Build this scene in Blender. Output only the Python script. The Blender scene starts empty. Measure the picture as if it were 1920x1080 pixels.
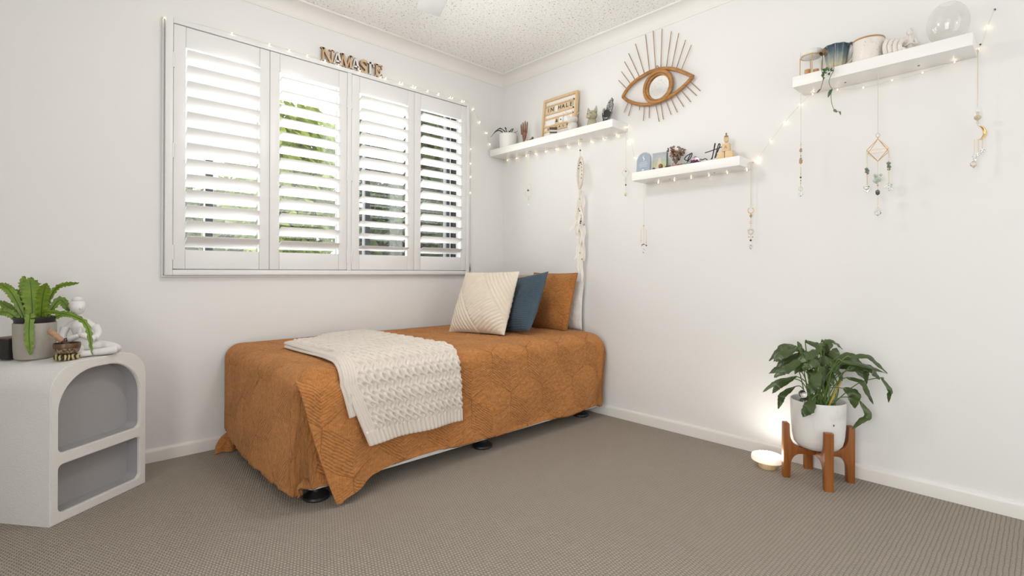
import bpy, bmesh, math, random
import numpy as np
from mathutils import Vector, Matrix, noise as mnoise
rnd = random.Random(7)
SC = bpy.context.scene
C = SC.collection
PI = math.pi

# ------------------------------------------------------------------ camera
def camera():
    f, ppx, ppy, yaw, pitch, roll = 955.975, 960., 507.284, .8117, .0015, .0035
    fw = Vector((math.cos(pitch)*math.cos(yaw), math.cos(pitch)*math.sin(yaw), math.sin(pitch)))
    r0 = Vector((math.sin(yaw), -math.cos(yaw), 0)); u0 = r0.cross(fw)
    r = r0*math.cos(roll) + u0*math.sin(roll); u = -r0*math.sin(roll) + u0*math.cos(roll)
    cd = bpy.data.cameras.new('camera'); co = bpy.data.objects.new('camera', cd); C.objects.link(co)
    m = Matrix((r, u, -fw)).transposed().to_4x4(); m.translation = (-2.6465, -2.8988, .9)
    co.matrix_world = m
    cd.sensor_width = 36; cd.lens = 36*f/1920
    cd.shift_x = (960-ppx)/1920; cd.shift_y = (ppy-540)/1920
    cd.clip_start = .01; cd.clip_end = 200
    SC.camera = co
camera()

# ------------------------------------------------------------------ world, light, exposure
SC.view_settings.view_transform = 'Standard'
SC.view_settings.look = 'None'
SC.view_settings.gamma = 1
SC.view_settings.use_curve_mapping = False
SC.view_settings.exposure = 0.10
w = bpy.data.worlds.new('sky'); SC.world = w; w.use_nodes = True
bg = w.node_tree.nodes['Background']
bg.inputs[0].default_value = (.93, .97, 1, 1); bg.inputs[1].default_value = 1.6     # bright overcast sky

def area(name, loc, rot, sx, sy, power, col=(1, 1, 1)):
    l = bpy.data.lights.new(name, 'AREA'); l.shape = 'RECTANGLE'; l.size = sx; l.size_y = sy
    l.energy = power; l.color = col
    o = bpy.data.objects.new(name, l); C.objects.link(o); o.location = loc; o.rotation_euler = rot
    return o
# daylight entering by the shuttered window, and two added fill lights behind the camera
area('window_daylight', (-1.26, .30, 1.55), (math.radians(-92), 0, 0), 1.9, 1.3, 50, (1, .995, .985))
area('back_fill_light', (-1.2, -4.30, 1.05), (math.radians(90), 0, 0), 1.3, 1.9, 5, (1, .985, .96))  # added fill at the invented back doorway
area('side_fill_light', (-3.90, -2.7, 1.05), (math.radians(90), 0, math.radians(-90)), 1.3, 1.9, 27, (1, .985, .96))  # added fill at the invented side doorway
# unseen fill light added under the ceiling fan to brighten the walls
fl = bpy.data.lights.new('overhead_fill_light', 'POINT'); fl.energy = 17; fl.color = (1, .98, .95); fl.shadow_soft_size = .12
fo = bpy.data.objects.new('overhead_fill_light', fl); C.objects.link(fo); fo.location = (-1.455, -1.35, 2.02)

# ------------------------------------------------------------------ helpers
def tag(o, label=None, cat=None, group=None, kind=None):
    if label: o['label'] = label
    if cat: o['category'] = cat
    if group: o['group'] = group
    if kind: o['kind'] = kind
    return o

def thing(name, label, cat, loc=(0, 0, 0), group=None):
    o = bpy.data.objects.new(name, None); C.objects.link(o); o.location = loc
    o.empty_display_size = .05
    return tag(o, label, cat, group)

def root_loc(o):
    while o.parent: o = o.parent
    return Vector(o.location)

def link_mesh(name, me, mat, parent=None, loc=None):
    o = bpy.data.objects.new(name, me); C.objects.link(o)
    if mat is not None and not me.materials: me.materials.append(mat)
    if parent is not None: o.parent = parent
    if loc is not None: o.location = loc
    return o

class MB:
    def __init__(s): s.v = []; s.f = []; s.uv = None
    def add(s, vs, fs, M=None):
        b = len(s.v)
        if M is not None: vs = [tuple(M @ Vector(p)) for p in vs]
        s.v += [tuple(p) for p in vs]; s.f += [tuple(i+b for i in q) for q in fs]; return s
    def bm(s, bm, M=None):
        bm.verts.index_update()
        s.add([tuple(v.co) for v in bm.verts], [[v.index for v in f.verts] for f in bm.faces], M); bm.free(); return s
    def box(s, c, d, bev=0, M=None, seg=2):
        bm = bmesh.new(); bmesh.ops.create_cube(bm, size=1)
        for v in bm.verts: v.co = Vector((v.co.x*d[0]+c[0], v.co.y*d[1]+c[1], v.co.z*d[2]+c[2]))
        if bev: bmesh.ops.bevel(bm, geom=list(bm.edges), offset=bev, segments=seg, affect='EDGES', profile=.5)
        return s.bm(bm, M)
    def prism(s, pts, d, M=None, bev=0):
        # outline in local XY, thickness d along +Z
        bm = bmesh.new()
        vs = [bm.verts.new((p[0], p[1], 0)) for p in pts]
        f = bm.faces.new(vs)
        r = bmesh.ops.extrude_face_region(bm, geom=[f])
        for e in r['geom']:
            if isinstance(e, bmesh.types.BMVert): e.co.z += d
        bmesh.ops.recalc_face_normals(bm, faces=list(bm.faces))
        if bev:
            ed = [e for e in bm.edges if abs(e.verts[0].co.z-e.verts[1].co.z) < 1e-7]
            bmesh.ops.bevel(bm, geom=ed, offset=bev, segments=2, affect='EDGES', profile=.5)
        return s.bm(bm, M)
    def lathe(s, prof, n=24, M=None, ang=2*PI):
        vs, fs, m = [], [], len(prof)
        full = abs(ang-2*PI) < 1e-6; k = n if full else n+1
        for i in range(k):
            a = ang*i/n
            for r, z in prof: vs.append((r*math.cos(a), r*math.sin(a), z))
        for i in range(n):
            j = (i+1) % k
            for q in range(m-1): fs.append((i*m+q, j*m+q, j*m+q+1, i*m+q+1))
        return s.add(vs, fs, M)
    def tube(s, path, r, n=8, cap=True, M=None, flat=1.0):
        P = [Vector(p) for p in path]; L = len(P)
        R = r if isinstance(r, (list, tuple)) else [r]*L
        vs, fs = [], []; up = None
        for i in range(L):
            t = (P[min(i+1, L-1)]-P[max(i-1, 0)])
            t = t.normalized() if t.length > 1e-9 else Vector((0, 0, 1))
            if up is None:
                a = Vector((0, 0, 1)) if abs(t.z) < .9 else Vector((1, 0, 0)); up = (a-t*a.dot(t)).normalized()
            else:
                up = (up-t*up.dot(t)); up = up.normalized() if up.length > 1e-6 else Vector((1, 0, 0))
            sd = t.cross(up)
            for k in range(n):
                a = 2*PI*k/n
                vs.append(P[i]+(up*math.cos(a)*flat+sd*math.sin(a))*R[i])
        for i in range(L-1):
            for k in range(n):
                k2 = (k+1) % n
                fs.append((i*n+k, i*n+k2, (i+1)*n+k2, (i+1)*n+k))
        if cap: fs.append(tuple(range(n))[::-1]); fs.append(tuple((L-1)*n+k for k in range(n)))
        return s.add(vs, fs, M)
    def ball(s, c, r, n=16, m=10, M=None):
        r = r if isinstance(r, (tuple, list)) else (r, r, r)
        vs, fs = [], []
        for i in range(m+1):
            th = PI*i/m
            for k in range(n):
                a = 2*PI*k/n
                vs.append((c[0]+r[0]*math.sin(th)*math.cos(a), c[1]+r[1]*math.sin(th)*math.sin(a), c[2]+r[2]*math.cos(th)))
        for i in range(m):
            for k in range(n):
                k2 = (k+1) % n
                fs.append((i*n+k, (i+1)*n+k, (i+1)*n+k2, i*n+k2))
        return s.add(vs, fs, M)
    def gem(s, c, r, hz=1.0, M=None):
        # small faceted crystal
        rr = random.Random(int((c[0]*31+c[1]*17+c[2]*7)*1e4))
        vs = [(0, 0, hz*r)]; n = 6
        for z in (.35, -.25):
            for k in range(n):
                a = 2*PI*(k+(z < 0)*.5)/n; q = rr.uniform(.75, 1.05)
                vs.append((r*q*math.cos(a), r*q*math.sin(a), z*r*hz))
        vs.append((0, 0, -hz*r))
        fs = []
        for k in range(n):
            k2 = (k+1) % n
            fs += [(0, 1+k, 1+k2), (1+k, 1+n+k, 1+k2), (1+k2, 1+n+k, 1+n+k2), (1+n+k, 2*n+1, 1+n+k2)]
        vs = [(a+c[0], b+c[1], d+c[2]) for a, b, d in vs]
        return s.add(vs, fs, M)
    def sheet(s, P, closed=False, uv=None, thick=None):
        P = np.asarray(P, float); m, n = P.shape[:2]
        b = len(s.v)
        s.v += [tuple(p) for p in P.reshape(-1, 3)]
        i, j = np.meshgrid(np.arange(m-1), np.arange(n-1), indexing='ij')
        a = (b+i*n+j).ravel()
        q = np.stack([a, a+n, a+n+1, a+1], 1)
        s.f += [tuple(x) for x in q.tolist()]
        return s
    def build(s, name, mat, parent=None, loc=None, smooth=40, uv=None):
        me = bpy.data.meshes.new(name)
        off = root_loc(parent) if parent is not None else (Vector(loc) if loc is not None else Vector((0, 0, 0)))
        V = np.asarray(s.v, float)-np.array(off)[None, :]
        me.from_pydata(V.tolist(), [], s.f)
        if uv is not None:
            lay = me.uv_layers.new(name='UVMap')
            vi = np.zeros(len(me.loops), np.int32); me.loops.foreach_get('vertex_index', vi)
            lay.data.foreach_set('uv', np.asarray(uv, np.float32)[vi].ravel())
        me.validate()
        if smooth:
            me.polygons.foreach_set('use_smooth', [True]*len(me.polygons))
            if smooth < 180: me.set_sharp_from_angle(angle=math.radians(smooth))
        me.update()
        o = link_mesh(name, me, mat, parent)
        if parent is None and loc is not None: o.location = loc
        return o

def box(name, lo, hi, mat, parent=None, bev=0, loc=None):
    c = [(a+b)/2 for a, b in zip(lo, hi)]; d = [abs(b-a) for a, b in zip(lo, hi)]
    return MB().box(c, d, bev).build(name, mat, parent, loc, smooth=30)

def frame_M(o, ex, ey, ez):
    m = Matrix((Vector(ex), Vector(ey), Vector(ez))).transposed().to_4x4(); m.translation = Vector(o); return m

def bez(pts, n=16):
    # Catmull-Rom through the points
    P = [Vector(p) for p in pts]; P = [P[0]*2-P[1]]+P+[P[-1]*2-P[-2]]; out = []
    for i in range(1, len(P)-2):
        for k in range(n):
            t = k/n; a, b, c, d = P[i-1:i+3]
            out.append(.5*((2*b)+(c-a)*t+(2*a-5*b+4*c-d)*t*t+(3*b-a-3*c+d)*t**3))
    out.append(P[-2]); return out

def rrect(w, h, r, n=6):
    out = []
    for cx, cy, a0 in ((w/2-r, h/2-r, 0), (-w/2+r, h/2-r, 90), (-w/2+r, -h/2+r, 180), (w/2-r, -h/2+r, 270)):
        for k in range(n+1):
            a = math.radians(a0+90*k/n); out.append((cx+r*math.cos(a), cy+r*math.sin(a)))
    return out

# ------------------------------------------------------------------ materials
class NT:
    def __init__(s, name):
        s.m = bpy.data.materials.new(name); s.m.use_nodes = True; s.t = s.m.node_tree
        s.b = s.t.nodes['Principled BSDF']; s.out = s.t.nodes['Material Output']
    def n(s, typ, ins=None, **kw):
        o = s.t.nodes.new(typ)
        for k, v in kw.items(): setattr(o, k, v)
        for k, v in (ins or {}).items(): s.set(o.inputs[k], v)
        return o
    def set(s, sock, v):
        if isinstance(v, bpy.types.NodeSocket): s.t.links.new(v, sock)
        elif isinstance(v, bpy.types.Node): s.t.links.new(v.outputs[0], sock)
        else: sock.default_value = v
    def math(s, op, a, b=None, c=None, clamp=False):
        o = s.t.nodes.new('ShaderNodeMath'); o.operation = op; o.use_clamp = clamp
        s.set(o.inputs[0], a)
        if b is not None: s.set(o.inputs[1], b)
        if c is not None: s.set(o.inputs[2], c)
        return o.outputs[0]
    def co(s, which='Object'): return s.n('ShaderNodeTexCoord').outputs[which]
    def xyz(s, v): return s.n('ShaderNodeSeparateXYZ', {0: v}).outputs
    def noise(s, v, scale, detail=2, rough=.5): return s.n('ShaderNodeTexNoise', {'Vector': v, 'Scale': scale, 'Detail': detail, 'Roughness': rough}).outputs[0]
    def ramp(s, fac, stops):
        o = s.n('ShaderNodeValToRGB', {0: fac}); e = o.color_ramp.elements
        while len(e) < len(stops): e.new(.5)
        for i, (p, c) in enumerate(stops): e[i].position = p; e[i].color = (*c, 1) if len(c) == 3 else c
        return o.outputs[0]
    def mix(s, fac, a, b):
        o = s.n('ShaderNodeMix', data_type='RGBA')
        s.set(o.inputs[0], fac); s.set(o.inputs[6], (*a, 1) if isinstance(a, tuple) else a); s.set(o.inputs[7], (*b, 1) if isinstance(b, tuple) else b)
        return o.outputs[2]
    def bump(s, h, strength=.5, dist=.005):
        o = s.n('ShaderNodeBump', {'Height': h, 'Strength': strength, 'Distance': dist}); s.set(s.b.inputs['Normal'], o.outputs[0])
    def base(s, v): s.set(s.b.inputs['Base Color'], (*v, 1) if isinstance(v, tuple) else v)

def mat(name, col, rough=.5, metal=0, var=0, vs=20, bump=0, bs=60, bd=.002, emit=0, trans=0, spec=None, alpha=1, ior=None, sss=0):
    n = NT(name); b = n.b
    b.inputs['Roughness'].default_value = rough; b.inputs['Metallic'].default_value = metal
    if spec is not None: b.inputs['Specular IOR Level'].default_value = spec
    if trans: b.inputs['Transmission Weight'].default_value = trans
    if ior: b.inputs['IOR'].default_value = ior
    if alpha < 1: b.inputs['Alpha'].default_value = alpha
    if emit: b.inputs['Emission Color'].default_value = (*col, 1); b.inputs['Emission Strength'].default_value = emit
    if var:
        f = n.noise(n.co(), vs, 3)
        n.base(n.mix(f, tuple(c*(1-var) for c in col), tuple(min(1, c*(1+var)) for c in col)))
    else: n.base(col)
    if bump: n.bump(n.noise(n.co(), bs, 3), bump, bd)
    return n.m

def wood(name, c1, c2, scale=30, axis=2, rough=.45):
    n = NT(name); v = n.co()
    sc = [scale]*3; sc[axis] = scale*.08
    mp = n.n('ShaderNodeMapping', {'Vector': v, 'Scale': tuple(sc)})
    f = n.noise(mp, 1.0, 4, .6); n.base(n.ramp(f, [(.3, c1), (.7, c2)]))
    n.b.inputs['Roughness'].default_value = rough; n.bump(f, .15, .001)
    return n.m

def wall_mat(name, col):
    n = NT(name); n.base(col); n.b.inputs['Roughness'].default_value = .75; n.b.inputs['Specular IOR Level'].default_value = .25
    n.bump(n.noise(n.co(), 160, 3), .06, .002); return n.m

M_wall = wall_mat('wall_paint', (.80, .79, .775))
M_trim = mat('trim_gloss', (.80, .775, .74), .35)
M_white = mat('shutter_white', (.80, .795, .785), .35)
M_shelf = mat('shelf_white', (.86, .845, .82), .4)
M_black = mat('black_plastic', (.012, .012, .013), .4)
M_gold = mat('brass', (.75, .53, .25), .3, 1)
M_glass = mat('clear_glass', (.95, .97, .96), .03, trans=1, ior=1.45)
M_crystal = mat('clear_crystal', (.96, .97, .97), .02, trans=1, ior=1.5)
M_ceramic = mat('white_ceramic', (.82, .80, .77), .35)
M_wire = mat('fairy_wire', (.70, .66, .58), .5)
M_bulb = mat('fairy_bulb', (1, .80, .50), .5, emit=26)

def ceiling_mat():
    n = NT('vermiculite_ceiling'); v = n.co()
    a = n.noise(v, 95, 3, .6); vo = n.n('ShaderNodeTexVoronoi', {'Vector': v, 'Scale': 75.0})
    speck = n.ramp(n.noise(v, 78, 2, .7), [(.33, (.34, .31, .28)), (.39, (.95, .94, .92))])
    n.base(speck); n.b.inputs['Roughness'].default_value = .9
    h = n.math('SUBTRACT', a, n.math('MULTIPLY', vo.outputs[0], .5)); n.bump(h, .7, .006)
    return n.m
M_ceil = ceiling_mat()

def carpet_mat():
    n = NT('loop_carpet'); x, y, z = n.xyz(n.co())
    wob = n.math('MULTIPLY', n.noise(n.co(), 14, 2), .006)
    yy = n.math('MULTIPLY', n.math('ADD', y, wob), 1/.0125)           # rows
    row = n.math('FLOOR', yy)
    fr = n.math('SUBTRACT', yy, row)
    xx = n.math('ADD', n.math('MULTIPLY', n.math('ADD', x, wob), 1/.0105), n.math('MULTIPLY', row, .5))
    fx = n.math('FRACT', xx)
    hr = n.math('SINE', n.math('MULTIPLY', fr, PI)); hx = n.math('SINE', n.math('MULTIPLY', fx, PI))
    h = n.math('MULTIPLY', n.math('POWER', hr, .30), n.math('POWER', hx, .50))
    fine = n.noise(n.co(), 420, 3, .7)
    h2 = n.math('ADD', h, n.math('MULTIPLY', fine, .35))
    big = n.noise(n.co(), 2.2, 3)
    c1 = n.mix(h, (.105, .09, .075), (.44, .385, .325))
    c2 = n.mix(n.math('MULTIPLY', fine, .7), c1, (.50, .445, .38))
    n.base(n.mix(n.math('MULTIPLY', big, .22), c2, (.36, .31, .255)))
    n.b.inputs['Roughness'].default_value = .95; n.b.inputs['Specular IOR Level'].default_value = .1
    n.bump(h2, .9, .005); return n.m
M_carpet = carpet_mat()

# ------------------------------------------------------------------ room shell
X0, Y0, ZC = -3.7, -4.1, 2.385            # room: x X0..0, y Y0..0
T = .14
def struct(o): return tag(o, kind='structure')
struct(box('floor', (X0-T, Y0-T, -.1), (T, T, 0), M_carpet))
struct(box('ceiling', (X0-T, Y0-T, ZC), (T, T, ZC+.1), M_ceil))
struct(box('wall_right', (0, Y0-T, 0), (T, T, ZC), M_wall))
WX0, WX1, WZ0, WZ1 = -2.135, -.392, .915, 2.062      # opening behind the shutters
wl = MB()
wl.box(((X0+WX0)/2, T/2, ZC/2), (WX0-X0, T, ZC)).box((WX1/2, T/2, ZC/2), (-WX1, T, ZC))
wl.box(((WX0+WX1)/2, T/2, WZ0/2), (WX1-WX0, T, WZ0)).box(((WX0+WX1)/2, T/2, (WZ1+ZC)/2), (WX1-WX0, T, ZC-WZ1))
struct(wl.build('wall_left', M_wall, smooth=0))
# the two walls behind the camera, each with an invented doorway for fill light
wb = MB()
wb.box(((X0-1.85)/2, Y0-T/2, ZC/2), (-1.85-X0, T, ZC)).box((-.275, Y0-T/2, ZC/2), (.55, T, ZC)).box((-1.2, Y0-T/2, (2.05+ZC)/2), (1.3, T, ZC-2.05))
struct(wb.build('wall_back', M_wall, smooth=0))
wd = MB()
wd.box((X0-T/2, (Y0-3.35)/2, ZC/2), (T, -3.35-Y0, ZC)).box((X0-T/2, -1.025, ZC/2), (T, 2.05, ZC)).box((X0-T/2, -2.7, (2.05+ZC)/2), (T, 1.3, ZC-2.05))
struct(wd.build('wall_side', M_wall, smooth=0))

# coved cornice: wall line at z 2.31, ceiling line .075 out
def cornice(name, along, a0, a1):
    prof = [(0, 2.308), (.004, 2.308), (.005, 2.314)]
    for k in range(9):
        t = k/8*PI/2; prof.append((.006+.062*(1-math.cos(t)), 2.316+.060*math.sin(t)))
    prof += [(.072, 2.377), (.073, ZC+.001), (0, ZC+.001)]
    mb = MB()
    vs = []
    for (d, z) in prof:
        if along == 'x': vs += [(a0, -d, z), (a1-d, -d, z)]
        else: vs += [(-d, a0-d, z), (-d, a1, z)]
    fs = [(2*i, 2*i+1, 2*i+3, 2*i+2) for i in range(len(prof)-1)]
    mb.add(vs, fs); return struct(mb.build(name, M_trim_wall, smooth=50))
M_trim_wall = mat('cornice_paint', (.81, .79, .765), .6)
cornice('trim_1', 'x', X0, 0); cornice('trim_2', 'y', 0, Y0)

def skirting(name, along, a0, a1):
    prof = [(0, 0), (.014, 0), (.014, .047), (.0125, .055), (.008, .060), (0, .062)]
    vs = []
    for d, z in prof:
        if along == 'x': vs += [(a0, -d, z), (a1-d, -d, z)]
        else: vs += [(-d, a0-d, z), (-d, a1, z)]
    fs = [(2*i, 2*i+1, 2*i+3, 2*i+2) for i in range(len(prof)-1)]
    return struct(MB().add(vs, fs).build(name, M_trim, smooth=60))
skirting('baseboard_left', 'x', X0, 0); skirting('baseboard_right', 'y', 0, Y0)

# ------------------------------------------------------------------ window behind the shutters
M_alu = mat('dark_aluminium', (.045, .045, .05), .4, .3)
win = bpy.data.objects.new('window_1', None); C.objects.link(win); win.location = ((WX0+WX1)/2, .1, WZ0); tag(win, kind='structure')
for lo, hi in (((WX0, .07, WZ0), (WX0+.03, .13, WZ1)), ((WX1-.03, .07, WZ0), (WX1, .13, WZ1)), ((WX0, .07, WZ0), (WX1, .13, WZ0+.03)), ((WX0, .07, WZ1-.03), (WX1, .13, WZ1))):
    box('window_frame', lo, hi, M_alu, win, .002)
for x0, x1 in ((-1.99, -1.955), (-1.285, -1.255), (-1.105, -1.07), (-.475, -.445)):
    box('sash_stile', (x0, .075, WZ0+.03), (x1, .115, WZ1-.03), M_alu, win, .002)
box('screen_rail', (-.445, .09, WZ0+.03), (-.425, .11, WZ1-.03), M_white, win, .002)
def glass_mat():
    # thin window pane: straight-through with a faint mirror
    n = NT('window_glass'); t = n.n('ShaderNodeBsdfTransparent', {0: (.97, .985, .98, 1)}); g = n.n('ShaderNodeBsdfGlossy', {'Roughness': .02})
    m = n.n('ShaderNodeMixShader', {0: .06, 1: t.outputs[0], 2: g.outputs[0]}); n.set(n.out.inputs[0], m.outputs[0]); return n.m
M_pane = glass_mat()
for x0, x1 in ((WX0+.03, -1.99), (-1.955, -1.285), (-1.255, -1.105), (-1.07, -.475)):
    box('pane', (x0, .094, WZ0+.03), (x1, .098, WZ1-.03), M_pane, win)

# ------------------------------------------------------------------ plantation shutters
FX0, FX1, FZ0, FZ1 = -2.181, -.351, .876, 2.101
sf = thing('shutter_surround', 'white surround frame of the plantation shutters on the window wall', 'shutter frame', ((FX0+FX1)/2, -.02, FZ0))
def bar(lo, hi, nm): return box(nm, lo, hi, M_white, sf, .003)
fwid = .031
bar((FX0, -.036, FZ0), (FX0+fwid, 0, FZ1), 'jamb'); bar((FX1-.025, -.036, FZ0), (FX1, 0, FZ1), 'jamb')
bar((FX0+fwid, -.0355, FZ1-.024), (FX1-.025, 0, FZ1), 'head'); bar((FX0+fwid, -.0355, FZ0), (FX1-.025, 0, FZ0+.026), 'sill')
bar((FX0-.010, -.012, FZ0), (FX0-.0005, 0, FZ1), 'bead'); bar((FX0-.010, -.014, FZ0-.010), (FX1+.004, 0, FZ0-.0005), 'bead')
TPX = -1.2625
bar((TPX-.0135, -.034, FZ0+.026), (TPX+.0135, 0, FZ1-.024), 'post')
PW = .4345; PZ0, PZ1 = FZ0+.030, FZ1-.027
panels_x = [FX0+fwid+.002, FX0+fwid+.002+PW+.002, TPX+.0155, TPX+.0155+PW+.002]
NL, LZ0, LZ1 = 13, 1.002, 1.968
pitch = (LZ1-LZ0)/NL
ST = .050
# louver mesh: lens section, pins at both ends
def louver_mesh():
    L = PW-2*ST-.006; mb = MB(); n = 14
    sec = []
    for k in range(2*n):
        a = 2*PI*k/(2*n); sec.append((.0445*math.cos(a), .0052*math.sin(a)))
    vs = [(-L/2, y, z) for y, z in sec]+[(L/2, y, z) for y, z in sec]; m = 2*n
    fs = [(i, i+m, (i+1) % m+m, (i+1) % m) for i in range(m)]+[tuple(range(m)), tuple(range(m, 2*m))[::-1]]
    mb.add(vs, fs)
    me = bpy.data.meshes.new('louver'); me.from_pydata(mb.v, [], mb.f); me.validate()
    me.polygons.foreach_set('use_smooth', [True]*len(me.polygons)); me.set_sharp_from_angle(angle=math.radians(50))
    me.materials.append(M_white); return me
LOUV = louver_mesh()
ang = [[42]*7+[36]*6, [16]*6+[29]*7, [33]*7+[16]*6, [16]*6+[23]*7]        # top to bottom, degrees
labs = ['white shutter panel at the end nearest the cabinet, upper louvers closed', 'white shutter panel under the first three wooden letters, louvers half open',
        'white shutter panel with lower louvers open on dark green leaves, beside the centre post', 'white shutter panel nearest the room corner, louvers open']
for i, px in enumerate(panels_x):
    pn = thing('plantation_shutter', labs[i], 'shutter', (px+PW/2, -.016, PZ0), 'plantation shutter panels')
    y0, y1 = -.030, -.003
    for a in (px, px+PW-ST): box('stile', (a, y0, PZ0), (a+ST, y1, PZ1), M_white, pn, .0025)
    box('top_rail', (px+ST+.0006, y0+.001, LZ1+.006), (px+PW-ST-.0006, y1, PZ1), M_white, pn, .002)
    box('bottom_rail', (px+ST+.0006, y0+.001, PZ0), (px+PW-ST-.0006, y1, LZ0-.004), M_white, pn, .002)
    for k in range(NL):
        o = bpy.data.objects.new('louver', LOUV); C.objects.link(o); o.parent = pn
        zc = LZ1-pitch*(k+.5)
        o.location = (0, 0, zc-PZ0); o.rotation_euler = (-math.radians(ang[i][k]), 0, 0)
    hx = px-.001 if i in (0, 2) else px+PW+.001
    for hz in (1.90, 1.47, .985):
        MB().tube([(hx, -.034, hz-.035), (hx, -.034, hz+.035)], .0045, 8).build('hinge', M_white, pn)

# ------------------------------------------------------------------ garden seen between the louvers
M_grass = mat('lawn', (.18, .24, .08), .9, var=.3, vs=3)
tag(box('lawn', (-12, .3, -.6), (12, 30, -.5), M_grass), kind='structure')
def leafy(name, label, c, R, nleaf, col, size, seed, group='garden trees outside the window'):
    rr = random.Random(seed); t = thing(name, label, 'tree', (c[0], c[1], -.5), group)
    n = NT(name+'_leaf'); f = n.noise(n.co(), 3.0, 3); n.base(n.mix(f, tuple(q*.55 for q in col), tuple(min(1, q*1.5) for q in col)))
    n.b.inputs['Roughness'].default_value = .5; n.b.inputs['Transmission Weight'].default_value = 0
    mb = MB()
    for _ in range(nleaf):
        while True:
            p = Vector((rr.uniform(-1, 1), rr.uniform(-1, 1), rr.uniform(-1, 1)))
            if .15 < p.length < 1: break
        p = Vector((p.x*R[0], p.y*R[1], p.z*R[2]))+Vector(c)
        s = size*rr.uniform(.6, 1.3)
        E = Matrix.Rotation(rr.uniform(0, 6.28), 3, 'Z') @ Matrix.Rotation(rr.uniform(-1.1, 1.1), 3, 'X') @ Matrix.Rotation(rr.uniform(-.6, .6), 3, 'Y')
        q = [(0, 0, 0), (.3, .35, .05), (.28, .75, .02), (0, 1.1, -.1), (-.28, .75, .02), (-.3, .35, .05)]
        mb.add([tuple(p+E @ (Vector(a)*s)) for a in q], [(0, 1, 2, 3), (0, 3, 4, 5)])
    o = mb.build('foliage', n.m, t, smooth=0); o['kind'] = 'stuff'
    tm = mat(name+'_bark', (.16, .12, .09), .9, bump=.5, bs=30, bd=.02)
    path = [(c[0], c[1], -.5), (c[0]+.1, c[1], c[2]*.5), (c[0], c[1]+.1, c[2]+R[2]*.5)]
    MB().tube(bez(path, 6), [.10-.005*k for k in range(13)], 8).build('trunk', tm, t)
    for k in range(5):
        a = k*1.3; b0 = Vector((c[0]+.05, c[1], c[2]*.5+.1*k)); b1 = Vector((c[0]+R[0]*.7*math.cos(a), c[1]+R[1]*.7*math.sin(a), c[2]+R[2]*(.15*k-.2)))
        MB().tube(bez([b0, (b0+b1)/2+Vector((0, 0, .15)), b1], 5), [.035-.0025*q for q in range(11)], 6).build('branch', tm, t)
leafy('tree', 'dark green broad-leaved tree close behind the open shutter panel', (.78, 2.2, 1.75), (.88, .55, 1.75), 5200, (.075, .115, .030), .16, 1)
leafy('tree', 'olive green tree beyond the shutters by the room corner', (2.55, 2.9, 1.9), (.85, .7, 1.8), 4600, (.12, .13, .06), .15, 2)
leafy('tree', 'sunlit yellow-green tree behind the second shutter panel', (.62, 6.0, 2.35), (1.0, .9, 1.45), 4200, (.50, .58, .12), .18, 3)
leafy('tree', 'pale distant tree behind the panel nearest the cabinet', (.05, 9.6, 1.5), (1.7, 1.0, 1.3), 3600, (.45, .50, .28), .22, 4)
# timber paling fence behind the trees
fnc = thing('paling_fence', 'weathered grey timber paling fence behind the garden trees', 'fence', (2.7, 4.3, -.5))
M_pal = wood('weathered_paling', (.16, .135, .11), (.30, .265, .22), 40, 2, .9)
for k in range(38):
    x = .72+.105*k; box('paling', (x, 4.30, -.5), (x+.098, 4.318, 1.75+.02*((k*7) % 3)), M_pal, fnc)
for z in (-.1, 1.3): box('fence_rail', (.72, 4.322, z), (4.7, 4.36, z+.07), M_pal, fnc)

# ------------------------------------------------------------------ bed
def sfbm(x, y, scale, seed, octv=4):
    r = np.random.RandomState(seed); out = 0; amp = 1
    for o in range(octv):
        for k in range(5):
            a = r.uniform(0, 2*PI); ph = r.uniform(0, 2*PI); f = 2*PI/scale*(2**o)*r.uniform(.7, 1.3)
            out = out+amp*np.sin((x*np.cos(a)+y*np.sin(a))*f+ph+1.3*np.sin((x*np.sin(a)-y*np.cos(a))*f*.5+ph*2))
        amp *= .5
    return out/5
def normals(P):
    du = np.gradient(P, axis=0); dv = np.gradient(P, axis=1); n = np.cross(du, dv)
    return n/np.maximum(np.linalg.norm(n, axis=2, keepdims=True), 1e-9)

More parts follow.
